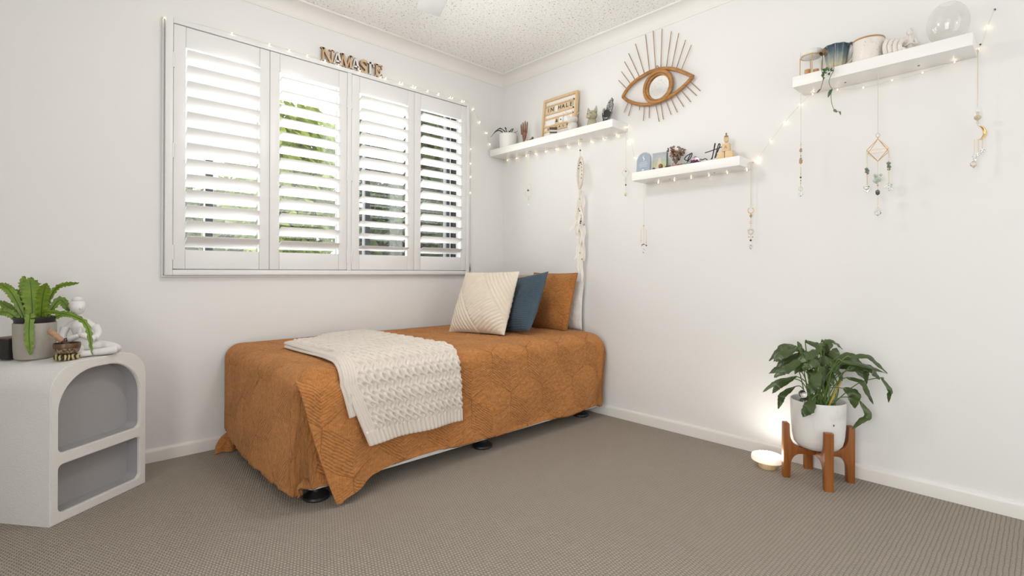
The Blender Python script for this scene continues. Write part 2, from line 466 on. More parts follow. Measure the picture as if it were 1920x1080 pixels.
def quilt_mat(name, c_lo, c_hi, hexs=.25, lines=.0105, deep=.9):
    # stitched tumbling-block patchwork: hexagon cells, three fans of parallel stitch lines
    n = NT(name); uv = n.co('UV'); x, y, _ = n.xyz(uv)
    wx = n.math('ADD', x, n.math('MULTIPLY', n.math('SUBTRACT', n.noise(uv, 9, 2), .5), .03))
    wy = n.math('ADD', y, n.math('MULTIPLY', n.math('SUBTRACT', n.noise(uv, 8, 2), .5), .03))
    px, py = n.math('DIVIDE', wx, hexs), n.math('DIVIDE', wy, hexs)
    S3 = math.sqrt(3)
    def cell(ox, oy):
        ax = n.math('SUBTRACT', n.math('FLOORED_MODULO', n.math('ADD', px, ox), 1.0), .5)
        ay = n.math('SUBTRACT', n.math('FLOORED_MODULO', n.math('ADD', py, oy), S3), S3/2)
        return ax, ay, n.math('ADD', n.math('MULTIPLY', ax, ax), n.math('MULTIPLY', ay, ay))
    a = cell(0, 0); b = cell(.5, S3/2)
    k = n.math('LESS_THAN', a[2], b[2])
    def sel(p, q): return n.math('ADD', n.math('MULTIPLY', k, p), n.math('MULTIPLY', n.math('SUBTRACT', 1.0, k), q))
    hx, hy = sel(a[0], b[0]), sel(a[1], b[1])
    ang = n.math('FLOORED_MODULO', n.math('ADD', n.math('ARCTAN2', hy, hx), PI/6), 2*PI)
    sec = n.math('FLOOR', n.math('MULTIPLY', ang, 3/(2*PI)))
    th = n.math('ADD', n.math('MULTIPLY', sec, PI/3), .95)
    d = n.math('ADD', n.math('MULTIPLY', wx, n.math('COSINE', th)), n.math('MULTIPLY', wy, n.math('SINE', th)))
    st = n.math('ABSOLUTE', n.math('SINE', n.math('MULTIPLY', d, PI/lines)))
    st = n.math('POWER', st, .6)
    strong = n.math('ADD', n.math('ADD', .30, n.math('MULTIPLY', n.math('COMPARE', sec, 0.0, .1), .65)), n.math('MULTIPLY', n.math('COMPARE', sec, 1.0, .1), .22))
    # cell edges
    fs = n.math('MULTIPLY', n.math('FRACT', n.math('MULTIPLY', ang, 3/(2*PI))), 1.0)
    ed = n.math('MINIMUM', fs, n.math('SUBTRACT', 1.0, fs))
    seam = n.math('SUBTRACT', 1.0, n.math('MULTIPLY', n.math('LESS_THAN', ed, .012), .8))
    st2 = n.math('SUBTRACT', 1.0, n.math('MULTIPLY', n.math('SUBTRACT', 1.0, st), strong))
    mp = n.n('ShaderNodeMapping', {'Vector': uv, 'Scale': (1, 1.6, 1)})
    cr = n.noise(mp, 48, 6, .68); crb = n.noise(mp, 15, 4, .6)
    h = n.math('ADD', n.math('MULTIPLY', n.math('MULTIPLY', st2, seam), .34), n.math('ADD', n.math('MULTIPLY', cr, 1.0), n.math('MULTIPLY', crb, .8)))
    relief_tone = n.math('ADD', n.math('MULTIPLY', n.math('MULTIPLY', st2, seam), .26), n.math('MULTIPLY', cr, .74))  # tone runs darker along stitch lines and low crinkles
    n.base(n.ramp(relief_tone, [(.30, c_lo), (.82, c_hi)]))
    n.b.inputs['Roughness'].default_value = .85; n.b.inputs['Specular IOR Level'].default_value = .15
    n.b.inputs['Sheen Weight'].default_value = .25; n.b.inputs['Sheen Roughness'].default_value = .5; n.b.inputs['Sheen Tint'].default_value = (1, .75, .5, 1)
    n.bump(h, deep, .015); return n.m
M_quilt = quilt_mat('rust_quilt', (.30, .100, .021), (.76, .325, .100))
M_sheet = mat('white_sheet', (.78, .76, .73), .8, bump=.3, bs=30, bd=.004)

BX0, BX1, BY0, BY1, BZ = -1.925, -.010, -.995, -.025, .527
bed = thing('bed', 'single bed base and mattress on black feet under the rust quilt', 'bed', (-.97, -.5, 0))
box('base', (BX0+.05, BY0+.014, .060), (BX1-.05, BY1-.03, .29), M_sheet, bed, .02)
box('mattress', (BX0+.06, BY0+.05, .29), (BX1-.04, BY1-.035, BZ-.02), M_sheet, bed, .045)
for fx, fy in ((-1.815, -.90), (-.955, -.90), (-.135, -.88), (-1.80, -.12), (-.955, -.12), (-.135, -.12)):
    MB().lathe([(0, 0), (.048, 0), (.052, .006), (.050, .014), (.030, .028), (.022, .040), (.022, .062), (0, .062)], 24, Matrix.Translation((fx, fy, 0))).build('foot', M_black, bed)

def quilt():
    t = thing('quilt', 'rust orange stitched quilt hanging over the bed sides', 'quilt', (-.97, -.5, BZ))
    R = .075; rc = .07; step = .0065
    ox, oy = BX0+R, BY0+R            # edges of the flat top
    ex = BX1-.145
    U = np.arange(-.57, (ex-ox)+.50, step); V = np.arange(-.58, (BY1-oy)+.0001, step)   # U along bed from the foot, V from the front
    u, v = np.meshgrid(U, V, indexing='ij')
    L = ex-ox
    du = np.maximum(-u, 0); dh = np.maximum(u-L, 0); dv = np.maximum(-v, 0)
    da = np.maximum(du, dh)
    d = np.maximum(da, dv)
    corner = (da > 1e-6) & (dv > 1e-6)
    phi = np.where(corner, PI/2*dv/np.maximum(da+dv, 1e-9), np.where(dv > da, PI/2, 0.))
    Rr = R+.07*np.where(dh > 0, np.cos(phi)**2, 0)
    arc = Rr*PI/2
    out = np.where(d < arc, Rr*np.sin(np.minimum(d, arc)/Rr), Rr)
    down = np.where(d < arc, Rr*(1-np.cos(np.minimum(d, arc)/Rr)), Rr+(d-arc))
    # smooth the plan corner
    sx = np.where(dh > 0, 1., -1.)
    X = np.clip(ox+u, ox, ex)+sx*out*np.cos(phi)*(da > 0)
    Y = np.clip(oy+v, oy, 9)-out*np.sin(phi)*(dv > 0)
    Z = BZ-down
    # limit the drop: hem height by place
    hem = .077+.005*np.sin(u*4.0)+.002*np.sin(u*11)
    hem = np.where(dh > 0, .080, hem)
    hem = np.where((du > 0) & (dv < du), .058+.05*np.clip((v-.55)/.4, 0, 1)-.012*np.clip((.5-v)/.5, 0, 1), hem)
    over = np.maximum(hem-Z, 0); Z = np.maximum(Z, hem-.0) 
    # tuck the cloth below the hem back underneath
    inx = np.minimum(over, .10)*.5
    X = X-sx*inx*np.cos(phi)*(da > 0); Y = Y+inx*np.sin(phi)*(dv > 0); Z = Z+np.minimum(over, .02)
    P = np.stack([X, Y, Z], 2); N = normals(P)
    if N[len(U)//2, -5, 2] < 0: N = -N
    h = .0045*sfbm(u, v, .30, 3)+.0026*sfbm(u*1.0, v*1.7, .07, 5, 3)+.0012*sfbm(u*1.6, v, .03, 15, 2)
    h = h+np.where(d > .05, .008*np.sin(u*9+2*np.sin(v*7))*np.minimum(dv, .3)/.3, 0)
    foot = np.clip(du/.2, 0, 1)
    h = h+foot*(.0022*np.sin(v*38+3*np.sin(u*6))+.0016*np.sin(v*71+u*9)+.018*np.sin((v+.1)*3.0)*np.clip(du/.4, 0, 1))
    h = h+np.where(dh > 0, .012*np.sin(np.clip(dh/.45, 0, 1)*PI), 0)
    wall = np.clip((BY1-Y)/.06, 0, 1)*np.clip((BX1+.012-X)/.04, .15, 1); h = h*wall
    P = P+N*h[..., None]
    P[..., 0] = np.minimum(P[..., 0], -.006); P[..., 1] = np.minimum(P[..., 1], -.006)
    mb = MB().sheet(P); uv = np.stack([u.ravel(), v.ravel()], 1)
    mb.build('cover', M_quilt, t, smooth=180, uv=uv)
    # loose corner flap hanging over the foot-end corner
    A = np.linspace(0, 1, 90); B = np.linspace(0, 1, 100); a, b = np.meshgrid(A, B, indexing='ij')
    xl = -1.948+.018*np.sin(b*3)-.0*b; xl = -1.926+.132*b**1.25
    xr = -1.46+0*b
    hemz = .012+.073*np.clip((a-.06)/.60, 0, 1)**.75+.005*np.sin(a*16)*np.clip(a*3, 0, 1)*np.clip((.8-a)*3, 0, 1)
    z = .490-(.490-hemz)*b
    x = xl+(xr-xl)*a
    yb = BY0-.004-.016*(1-np.clip((a-.15)/.6, 0, 1))-.034*np.clip(1-a*1.3, 0, 1)*b**.8
    yb = yb+.014*np.clip((a-.72)/.28, 0, 1)+.010*np.sin(a*12+b*2)*b*(1-a)
    top = np.clip(b/.14, 0, 1); yb = yb+.040*(1-top)**2
    P = np.stack([x, yb, z], 2); N = normals(P); N = np.where(N[..., 1:2] > 0, -N, N)
    P = P+N*(.003*sfbm(x, z, .10, 8, 3))[..., None]
    Pb = P-N*.006
    mb = MB(); mb.sheet(P); mb.sheet(Pb[::-1])
    n = len(B)
    m0 = len(A)*n
    ring = [(i*n+n-1, (i+1)*n+n-1) for i in range(len(A)-1)]
    for p, q in ring: mb.f.append((p, q, m0+(len(A)-1-q//n)*n+q % n, m0+(len(A)-1-p//n)*n+p % n))
    for k in range(n-1): mb.f.append((k+1, k, m0+(len(A)-1)*n+k, m0+(len(A)-1)*n+k+1))
    uv1 = np.stack([(x-ox).ravel(), (z-.6).ravel()], 1); uv2 = np.stack([(x[::-1]-ox).ravel(), (z[::-1]-.6).ravel()], 1)
    mb.build('corner_flap', M_quilt, t, smooth=70, uv=np.concatenate([uv1, uv2]))
    # crumpled corner of the quilt lying on the carpet by the wall
    A = np.linspace(0, 2*PI, 40); B = np.linspace(0, 1, 16); a, b = np.meshgrid(A, B, indexing='ij')
    rr = .045*(1-b**1.5*.75)*(1+.30*np.sin(a*4+b*3)+.15*np.sin(a*7))
    P = np.stack([-1.925+.03*b+rr*np.cos(a)*1.15, -.075+rr*np.sin(a)*.75+.02*b, .004+.085*b+.008*np.sin(a*5)*b*(1-b)*4], 2)
    mb = MB().sheet(P); mb.build('hem_corner', M_quilt, t, smooth=180, uv=np.stack([a.ravel()*.04, b.ravel()*.1], 1))
quilt()

def knit_mat():
    n = NT('cream_knit'); uv = n.co('UV'); x, y, _ = n.xyz(uv)
    yy = n.math('MULTIPLY', y, 1/.0062); xx = n.math('MULTIPLY', x, 1/.0068)
    v = n.math('ABSOLUTE', n.math('SUBTRACT', n.math('FRACT', xx), .5))
    s = n.math('ABSOLUTE', n.math('SINE', n.math('MULTIPLY', n.math('ADD', yy, n.math('MULTIPLY', v, 1.6)), PI)))
    f = n.noise(uv, 300, 3, .7)
    h = n.math('ADD', n.math('POWER', s, .5), n.math('MULTIPLY', f, .5))
    n.base(n.mix(n.math('MULTIPLY', h, .66), (.52, .44, .37), (.86, .79, .715))); n.b.inputs['Roughness'].default_value = .9
    n.b.inputs['Sheen Weight'].default_value = .2
    n.bump(h, .5, .0022); return n.m
M_knit = knit_mat()

def throw_blanket():
    t = thing('throw_blanket', 'cream cable-knit throw folded across the foot of the quilt', 'throw', (-1.47, -.6, BZ))
    def layer(name, xl_top, xl_hem, xr_top, xr_hem, yback, zhem, off, na, nb):
        # a: 0 left..1 right; b: metres from the hem upward
        R = .075+off; ytop = BY0+.075; zt = BZ+off; yf = BY0-off
        drop = (zt-R)-zhem; arc = R*PI/2
        A = np.linspace(0, 1, na)
        Lmax = drop+arc+(-.09-ytop)
        B = np.linspace(0, 1, nb); a, b01 = np.meshgrid(A, B, indexing='ij')
        yb = yback(a); Ltot = drop+arc+(yb-ytop); b = b01*Ltot
        c = b-drop
        y = np.where(c < 0, yf, np.where(c < arc, ytop-R*np.cos(np.clip(c, 0, arc)/R), ytop+(c-arc)))
        z = np.where(c < 0, zhem+b, np.where(c < arc, zt-R+R*np.sin(np.clip(c, 0, arc)/R), zt))
        w = np.clip((drop-b)/drop, 0, 1)
        s2 = np.clip(c-arc, 0, 2)
        xl = xl_top+(xl_hem-xl_top)*w; xr = xr_top+(xr_hem-xr_top)*w
        xl = xl+.012*np.sin(s2*7); xr = xr-.020*np.sin(np.clip(s2, 0, .6)*6)-.02*s2
        x = xl+(xr-xl)*a
        y = y-np.where(c < 0, .008*np.clip(w*4, 0, 1)+.010*np.sin(a*11+1)*w+.014*w*np.clip(1-a*2.2, 0, 1), 0)
        z = z-np.where(c < 0, .0, 0)+.004*np.sin(a*9+b*8)*np.clip((c-arc)/.15, 0, 1)
        P = np.stack([x, y, z], 2); N = normals(P)
        if N[na//2, -5, 2] < 0: N = -N
        am = a*.585; bm_ = b
        # knitted relief
        W, Pp = .040, .082
        def ropes(phase, sgn):
            q = am/W+.42*sgn*np.sin(2*PI*bm_/Pp+phase)
            fr = q-np.floor(q)-.5
            prof = np.sqrt(np.clip(1-(fr/.29)**2, 0, 1))
            return prof*(.72+.28*sgn*np.cos(2*PI*bm_/Pp+phase))
        col = np.floor(am/W)
        cab = np.maximum(ropes(0, 1), .86*ropes(.9, -1))
        twist = .10*np.sin(2*PI*(bm_*1.3+am*.9)/.0075)*cab
        h = .0125*cab+.0030*twist
        leftrib = np.clip((.062-am)/.006, 0, 1); h = h*(1-leftrib)+leftrib*.0045*np.abs(np.sin(PI*am/.0125))**.7
        botrib = np.clip((.058-bm_)/.006, 0, 1); h = h*(1-botrib)+botrib*.0075*np.abs(np.sin(PI*am/.024))**.55
        edge = np.clip(np.minimum(np.minimum(a, 1-a)*.6, np.minimum(b01, 1-b01)*1.2)/.006, 0, 1)
        P2 = P+N*(h+.004*edge)[..., None]; Pb = P-N*.002
        mb = MB(); mb.sheet(P2); mb.sheet(Pb[::-1])
        n = nb; m0 = na*nb
        for i in range(na-1):
            for q in (0, n-1):
                p, r = i*n+q, (i+1)*n+q; mb.f.append((p, r, m0+(na-2-i)*n+q, m0+(na-1-i)*n+q))
        for k in range(n-1):
            mb.f.append((k, k+1, m0+(na-1)*n+k+1, m0+(na-1)*n+k)); e = (na-1)*n
            mb.f.append((e+k, e+k+1, m0+k+1, m0+k))
        uv1 = np.stack([am.ravel(), bm_.ravel()], 1); uv2 = np.stack([am[::-1].ravel(), bm_[::-1].ravel()], 1)
        return mb.build(name, M_knit, t, smooth=180, uv=np.concatenate([uv1, uv2]))
    back = lambda a: -.40+.29*np.clip(a, 0, 1)**.8
    layer('upper_layer', -1.760, -1.665, -1.195, -1.180, back, .207, .022, 262, 430)
    layer('under_layer', -1.768, -1.745, -1.60, -1.60, lambda a: -.42+.1*a, .330, .0125, 80, 200)
throw_blanket()

# ------------------------------------------------------------------ cushions and pillows
def cushion(name, part, label, O, ex, ez, w, h, th, m, relief=None, nu=150, nv=150, pinch=.032, sag=0, piping=None, group='cushions on the bed', flange=0):
    # O: bottom-centre point, ex: width direction, ez: up direction, thickness along their cross product
    ex = Vector(ex).normalized(); ez = Vector(ez); ez = (ez-ex*ez.dot(ex)).normalized(); ey = ex.cross(ez)
    t = thing(name, label, 'pillow' if 'pillow' in name else 'cushion', O, group)
    U = np.sin(np.linspace(-1, 1, nu)*PI/2*.98)/math.sin(PI/2*.98); V = np.sin(np.linspace(-1, 1, nv)*PI/2*.98)/math.sin(PI/2*.98)
    u, v = np.meshgrid(U, V, indexing='ij')
    X = w/2*u*(1-pinch*(1-v**2)); Zz = h/2*v*(1-pinch*(1-u**2))+h/2
    core = np.clip((1-np.abs(u)**2.6), 0, 1)*np.clip((1-np.abs(v)**2.6), 0, 1)
    T = th/2*core**.62
    T = T*(1+.12*np.sin(u*2.1+1)*np.cos(v*1.7))+.0035*sfbm(X, Zz, .12, len(name)+3, 3)*core**.5
    T = T*(1-.18*v)
    mb = MB(); uvs = []
    E = np.array([ex, ey, ez])
    for sgn in (-1, 1):
        Yy = sgn*T
        P = np.stack([X, Yy, Zz], 2)
        if relief is not None:
            N = normals(P); N = N*np.sign(N[nu//2, nv//2, 1])*sgn
            P = P+N*(relief(X, Zz)*np.clip(core*6, 0, 1))[..., None]
        Q = P @ E+np.array(O)
        if sgn > 0: Q = Q[::-1]
        mb.sheet(Q)
        uu = np.stack([X.ravel(), Zz.ravel()], 1) if sgn < 0 else np.stack([X[::-1].ravel(), Zz[::-1].ravel()], 1)
        uvs.append(uu)
    mb.build(part, m, t, smooth=180, uv=np.concatenate(uvs))
    if piping is not None:
        edge = [(X[0, k], Zz[0, k]) for k in range(0, nv, 3)]+[(X[k, -1], Zz[k, -1]) for k in range(0, nu, 3)]+[(X[-1, nv-1-k], Zz[-1, nv-1-k]) for k in range(0, nv, 3)]+[(X[nu-1-k, 0], Zz[nu-1-k, 0]) for k in range(0, nu, 3)]
        pts = [tuple(np.array([p[0], 0, p[1]]) @ E+np.array(O)) for p in edge]
        MB().tube(pts, piping, 6).build('piping', m, t)
    return t
def fabric(name, col, var=.12, b=.35, bs=260, bd=.0015):
    n = NT(name); uv = n.co('UV'); f = n.noise(uv, bs, 3, .6); g = n.noise(uv, 14, 3)
    n.base(n.mix(n.math('ADD', n.math('MULTIPLY', f, .5), n.math('MULTIPLY', g, .5)), tuple(c*(1-var) for c in col), tuple(min(1, c*(1+var)) for c in col)))
    n.b.inputs['Roughness'].default_value = .9; n.b.inputs['Specular IOR Level'].default_value = .15; n.b.inputs['Sheen Weight'].default_value = .2
    n.bump(n.math('ADD', f, n.math('MULTIPLY', g, 3.0)), b, bd); return n.m
M_cream = fabric('cream_cotton', (.735, .655, .545))
M_blue = fabric('slate_waffle', (.062, .092, .118), .25)
M_taupe = fabric('taupe_cotton', (.40, .31, .225))
M_pillow = fabric('white_cotton', (.76, .745, .72), .06, .6, 40, .006)

def pleats(X, Z):
    q = Z-.215
    d = (X*.80+q*.60)                # across the slanting bands
    s = (-X*.60+q*.80)
    mid = np.abs(d+.012) < .088
    st = np.where(mid, s/.0195, d/.0205)
    h = .0075*(np.abs(np.sin(PI*st))**.40-.6)
    return h-.005*np.exp(-((np.abs(d+.012)-.088)/.003)**2)
def waffle(X, Z):
    a = np.abs(np.sin(PI*X/.0135)); b = np.abs(np.sin(PI*Z/.0125))
    return .0042*(np.maximum(1-a, 1-b)**2*1.0-.5)
wall_x = (.16, -.99, 0)
ZB = .535
cushion('pillow', 'pillowcase', 'white pillow upright against the wall behind the rust pillow', (-.062, -.50, ZB-.008), (.0, -1, 0), (.022, 0, .30), .66, .315, .075, M_pillow, nu=70, nv=60, sag=0)
cushion('pillow', 'pillowcase', 'taupe pillow mostly hidden behind the cream and blue cushions', (-.312, -.400, ZB-.008), (.02, -1, 0), (.060, 0, .33), .43, .360, .075, M_taupe, nu=60, nv=60)
cushion('pillow', 'pillowcase', 'rust orange quilted pillow with stitched edge leaning by the wall', (-.207, -.632, ZB-.006), (.0, -1, 0), (.100, 0, .34), .385, .375, .095, quilt_mat('rust_sham', (.27, .092, .019), (.64, .265, .075), .16, .0085, .8), nu=110, nv=100, piping=.0035)
cushion('cushion', 'cover', 'slate blue waffle-weave cushion between the cream and rust ones', (-.520, -.615, ZB-.010), (-.12, -1, .14), (.185, 0, .345), .445, .395, .13, M_blue, waffle, 260, 260)
cushion('cushion', 'cover', 'cream pleated cushion with slanting bands, first of the row', (-.715, -.550, ZB-.006), (.27, -1, .02), (.19, 0, .37), .405, .41, .16, M_cream, pleats, 260, 260)

# ------------------------------------------------------------------ traced shapes, metres
LASH = [[(-1.1385, 2.0032), (-1.0742, 2.0762)], [(-1.1663, 2.0228), (-1.0956, 2.123)], [(-1.1958, 2.0386), (-1.1167, 2.1783)], [(-1.2256, 2.0482), (-1.1461, 2.2192)], [(-1.2576, 2.0598), (-1.193, 2.2621)], [(-1.2905, 2.0651), (-1.2621, 2.295)], [(-1.3293, 2.0685), (-1.3124, 2.3)], [(-1.3623, 2.0659), (-1.3697, 2.2907)], [(-1.3973, 2.0576), (-1.4285, 2.2577)], [(-1.4304, 2.0498), (-1.4732, 2.2326)], [(-1.4595, 2.0381), (-1.5146, 2.1811)], [(-1.4893, 2.023), (-1.5482, 2.1414)], [(-1.1458, 1.9296), (-1.1143, 1.871)], [(-1.1702, 1.9119), (-1.1461, 1.8418)], [(-1.2235, 1.8864), (-1.2223, 1.8603)], [(-1.257, 1.8751), (-1.2486, 1.7896)], [(-1.2892, 1.8693), (-1.2882, 1.7986)], [(-1.3319, 1.8622), (-1.3526, 1.7637)], [(-1.3636, 1.8673), (-1.3796, 1.7709)], [(-1.396, 1.8725), (-1.4282, 1.7878)], [(-1.4249, 1.8823), (-1.4662, 1.7921)], [(-1.4569, 1.8938), (-1.5035, 1.8155)], [(-1.4884, 1.909), (-1.5452, 1.8313)], [(-1.5189, 1.9247), (-1.5781, 1.8583)], [(-1.542, 1.943), (-1.5999, 1.8779)]]
LID_UP = [(-1.1104, 1.9652), (-1.142, 2.0023), (-1.1904, 2.0342), (-1.2444, 2.0519), (-1.297, 2.0633), (-1.3547, 2.0624), (-1.4047, 2.0527), (-1.4535, 2.0343), (-1.5011, 2.0059), (-1.5619, 1.9635)]
LID_LO = [(-1.1104, 1.9652), (-1.1493, 1.93), (-1.2045, 1.9009), (-1.2583, 1.8824), (-1.3106, 1.8741), (-1.3617, 1.8751), (-1.4114, 1.8856), (-1.4599, 1.9014), (-1.5072, 1.925), (-1.5619, 1.9635)]
LILY = [[(-0.2303, -2.1525, 0.574), (-0.2969, -2.1168, 0.5493), (-0.3193, -2.0817, 0.5154), 0.0231], [(-0.1958, -2.1483, 0.5467), (-0.2596, -2.1152, 0.5173), (-0.2807, -2.0814, 0.4853), 0.0257], [(-0.2688, -2.1768, 0.5354), (-0.3312, -2.145, 0.4983), (-0.3643, -2.0998, 0.4557), 0.0249], [(-0.2423, -2.1502, 0.4509), (-0.317, -2.1069, 0.4365), (-0.3609, -2.0513, 0.3838), 0.0138], [(-0.1815, -2.1183, 0.4281), (-0.2474, -2.0833, 0.4039), (-0.2605, -2.057, 0.3639), 0.0177], [(-0.1773, -2.1214, 0.3925), (-0.2365, -2.0928, 0.3616), (-0.2409, -2.0747, 0.2955), 0.0178], [(-0.2851, -2.2, 0.5335), (-0.3235, -2.1913, 0.5811), (-0.3238, -2.1772, 0.6128), 0.0111], [(-0.248, -2.2158, 0.3742), (-0.2847, -2.2084, 0.3345), (-0.2913, -2.1883, 0.2938), 0.0292], [(-0.262, -2.2393, 0.5026), (-0.2954, -2.235, 0.4514), (-0.3032, -2.2137, 0.3896), 0.0288], [(-0.2294, -2.1792, 0.6043), (-0.2103, -2.2248, 0.5891), (-0.1643, -2.2546, 0.5651), 0.0206], [(-0.2585, -2.2479, 0.614), (-0.2493, -2.2842, 0.6169), (-0.2057, -2.3117, 0.5826), 0.0133], [(-0.1681, -2.2335, 0.5584), (-0.1793, -2.2505, 0.5888), (-0.1763, -2.2396, 0.6147), 0.0229], [(-0.1224, -2.2317, 0.4837), (-0.1252, -2.2566, 0.529), (-0.1038, -2.2632, 0.5736), 0.0279], [(-0.2636, -2.307, 0.5448), (-0.2399, -2.357, 0.5377), (-0.128, -2.4493, 0.4912), 0.0151], [(-0.2401, -2.3293, 0.5557), (-0.2011, -2.3938, 0.5636), (-0.128, -2.4493, 0.4933), 0.0151], [(-0.23, -2.3176, 0.5357), (-0.1748, -2.3975, 0.5136), (-0.1311, -2.425, 0.4642), 0.024], [(-0.1373, -2.4297, 0.4744), (-0.1365, -2.4579, 0.4316), (-0.1272, -2.4529, 0.3755), 0.0108], [(-0.198, -2.3252, 0.4955), (-0.1834, -2.3666, 0.5104), (-0.135, -2.3986, 0.4934), 0.0176], [(-0.166, -2.3404, 0.5222), (-0.1545, -2.3788, 0.4975), (-0.1376, -2.3809, 0.4384), 0.0133], [(-0.2033, -2.3246, 0.4676), (-0.1824, -2.372, 0.4545), (-0.1338, -2.4041, 0.3587), 0.0154], [(-0.1664, -2.3064, 0.4149), (-0.1607, -2.3394, 0.3975), (-0.1438, -2.3414, 0.3328), 0.029], [(-0.1098, -2.3509, 0.3599), (-0.1075, -2.3806, 0.3073), (-0.1455, -2.3306, 0.2418), 0.0168], [(-0.2124, -2.1951, 0.4901), (-0.1938, -2.2405, 0.528), (-0.1328, -2.2845, 0.4924), 0.0297], [(-0.2905, -2.1876, 0.499), (-0.2805, -2.2247, 0.5251), (-0.2368, -2.2522, 0.479), 0.0291], [(-0.1762, -2.2052, 0.5445), (-0.2233, -2.188, 0.5133), (-0.2371, -2.1611, 0.4702), 0.0253], [(-0.114, -2.2088, 0.456), (-0.1229, -2.2279, 0.4135), (-0.0914, -2.2441, 0.4581), 0.0235], [(-0.2871, -2.1557, 0.5168), (-0.2684, -2.2011, 0.5474), (-0.2166, -2.2366, 0.5752), 0.0226], [(-0.1968, -2.2612, 0.5198), (-0.1953, -2.2901, 0.4901), (-0.1674, -2.3027, 0.4435), 0.0202]]
FERN = [[(-2.634, -0.2581, 0.7025), (-2.6369, -0.2142, 0.7978), (-2.6426, -0.1883, 0.8687), 0.0284], [(-2.6124, -0.2787, 0.7026), (-2.6079, -0.3244, 0.7901), (-2.5978, -0.3548, 0.8511), 0.0193], [(-2.6367, -0.2556, 0.7025), (-2.6521, -0.1585, 0.7962), (-2.6609, -0.1089, 0.8734), 0.0173], [(-2.6475, -0.2453, 0.7024), (-2.6912, -0.2041, 0.8103), (-2.7265, -0.1707, 0.8474), 0.0149], [(-2.6502, -0.2427, 0.7006), (-2.6944, -0.1596, 0.7483), (-2.7308, -0.1044, 0.7775), 0.0132], [(-2.6502, -0.2427, 0.6968), (-2.6982, -0.2387, 0.7383), (-2.7374, -0.2221, 0.743), 0.0147], [(-2.6151, -0.2761, 0.7026), (-2.5711, -0.2767, 0.8246), (-2.5034, -0.3203, 0.8499), 0.0064], [(-2.607, -0.2838, 0.7064), (-2.5591, -0.2605, 0.7819), (-2.5297, -0.2537, 0.7371), 0.0134], [(-2.6043, -0.2863, 0.7026), (-2.5483, -0.2844, 0.7292), (-2.5049, -0.298, 0.7143), 0.0105], [(-2.5988, -0.2915, 0.7008), (-2.4934, -0.3915, 0.692), (-2.47, -0.4135, 0.5803), 0.0089], [(-2.6421, -0.2504, 0.7081), (-2.6498, -0.3809, 0.6562), (-2.644, -0.4552, 0.5983), 0.0132], [(-2.6421, -0.2504, 0.7025), (-2.6724, -0.1943, 0.7869), (-2.6864, -0.1673, 0.8241), 0.0151], [(-2.6097, -0.2812, 0.7026), (-2.595, -0.2263, 0.7511), (-2.5747, -0.2111, 0.7493), 0.0096], [(-2.6691, -0.2248, 0.7005), (-2.6773, -0.2171, 0.7097), (-2.6787, -0.2158, 0.7321), 0.0075]]
SIGN = [[(-0.075, -1.5554, 1.4865), (-0.075, -1.562, 1.5085), (-0.075, -1.5752, 1.5314), (-0.075, -1.5832, 1.5343), (-0.075, -1.5819, 1.5241), (-0.075, -1.5709, 1.5071), (-0.075, -1.5598, 1.4984)], [(-0.075, -1.5598, 1.4984), (-0.075, -1.5464, 1.5039), (-0.075, -1.54, 1.5107), (-0.075, -1.5508, 1.5229), (-0.075, -1.5664, 1.5308), (-0.075, -1.5818, 1.5358)], [(-0.075, -1.5598, 1.4984), (-0.075, -1.5731, 1.4913), (-0.075, -1.5886, 1.4873), (-0.075, -1.6017, 1.4898), (-0.075, -1.6125, 1.4964), (-0.075, -1.6212, 1.493), (-0.075, -1.6276, 1.4961), (-0.075, -1.6405, 1.49), (-0.075, -1.6554, 1.4938), (-0.075, -1.6681, 1.4865)], [(-0.075, -1.6869, 1.4848), (-0.075, -1.6952, 1.4976), (-0.075, -1.7074, 1.56), (-0.075, -1.7094, 1.5576), (-0.075, -1.6993, 1.5131), (-0.075, -1.6931, 1.4858)], [(-0.075, -1.7076, 1.4896), (-0.075, -1.7177, 1.522), (-0.075, -1.7278, 1.5563), (-0.075, -1.7339, 1.556), (-0.075, -1.734, 1.5472), (-0.075, -1.7218, 1.5173), (-0.075, -1.7096, 1.4892), (-0.075, -1.7186, 1.5059), (-0.075, -1.728, 1.5083), (-0.075, -1.73, 1.5), (-0.075, -1.7362, 1.4902)], [(-0.075, -1.6553, 1.5244), (-0.075, -1.693, 1.5302), (-0.075, -1.7521, 1.5413)]]

RV = Vector((.7255, -.688, 0)); DV = Vector((.688, .7255, 0)); UZ = Vector((0, 0, 1))   # sideways, away, up
WL = lambda y, z, x=0: frame_M((x, y, z), (0, -1, 0), (0, 0, 1), (-1, 0, 0))             # local X along the wall, Y up, Z into the room

def text_mesh(s, size, M, d=.0008, bold=0):
    cu = bpy.data.curves.new('tmp', 'FONT'); cu.body = s; cu.size = size; cu.align_x = 'CENTER'; cu.align_y = 'CENTER'; cu.extrude = d/2; cu.offset = bold; cu.resolution_u = 3
    o = bpy.data.objects.new('tmp', cu); C.objects.link(o)
    bpy.context.view_layer.update()
    me = bpy.data.meshes.new_from_object(o.evaluated_get(bpy.context.evaluated_depsgraph_get()))
    mb = MB().add([tuple(v.co) for v in me.vertices], [tuple(p.vertices) for p in me.polygons], M)
    bpy.data.objects.remove(o); bpy.data.curves.remove(cu); bpy.data.meshes.remove(me)
    return mb

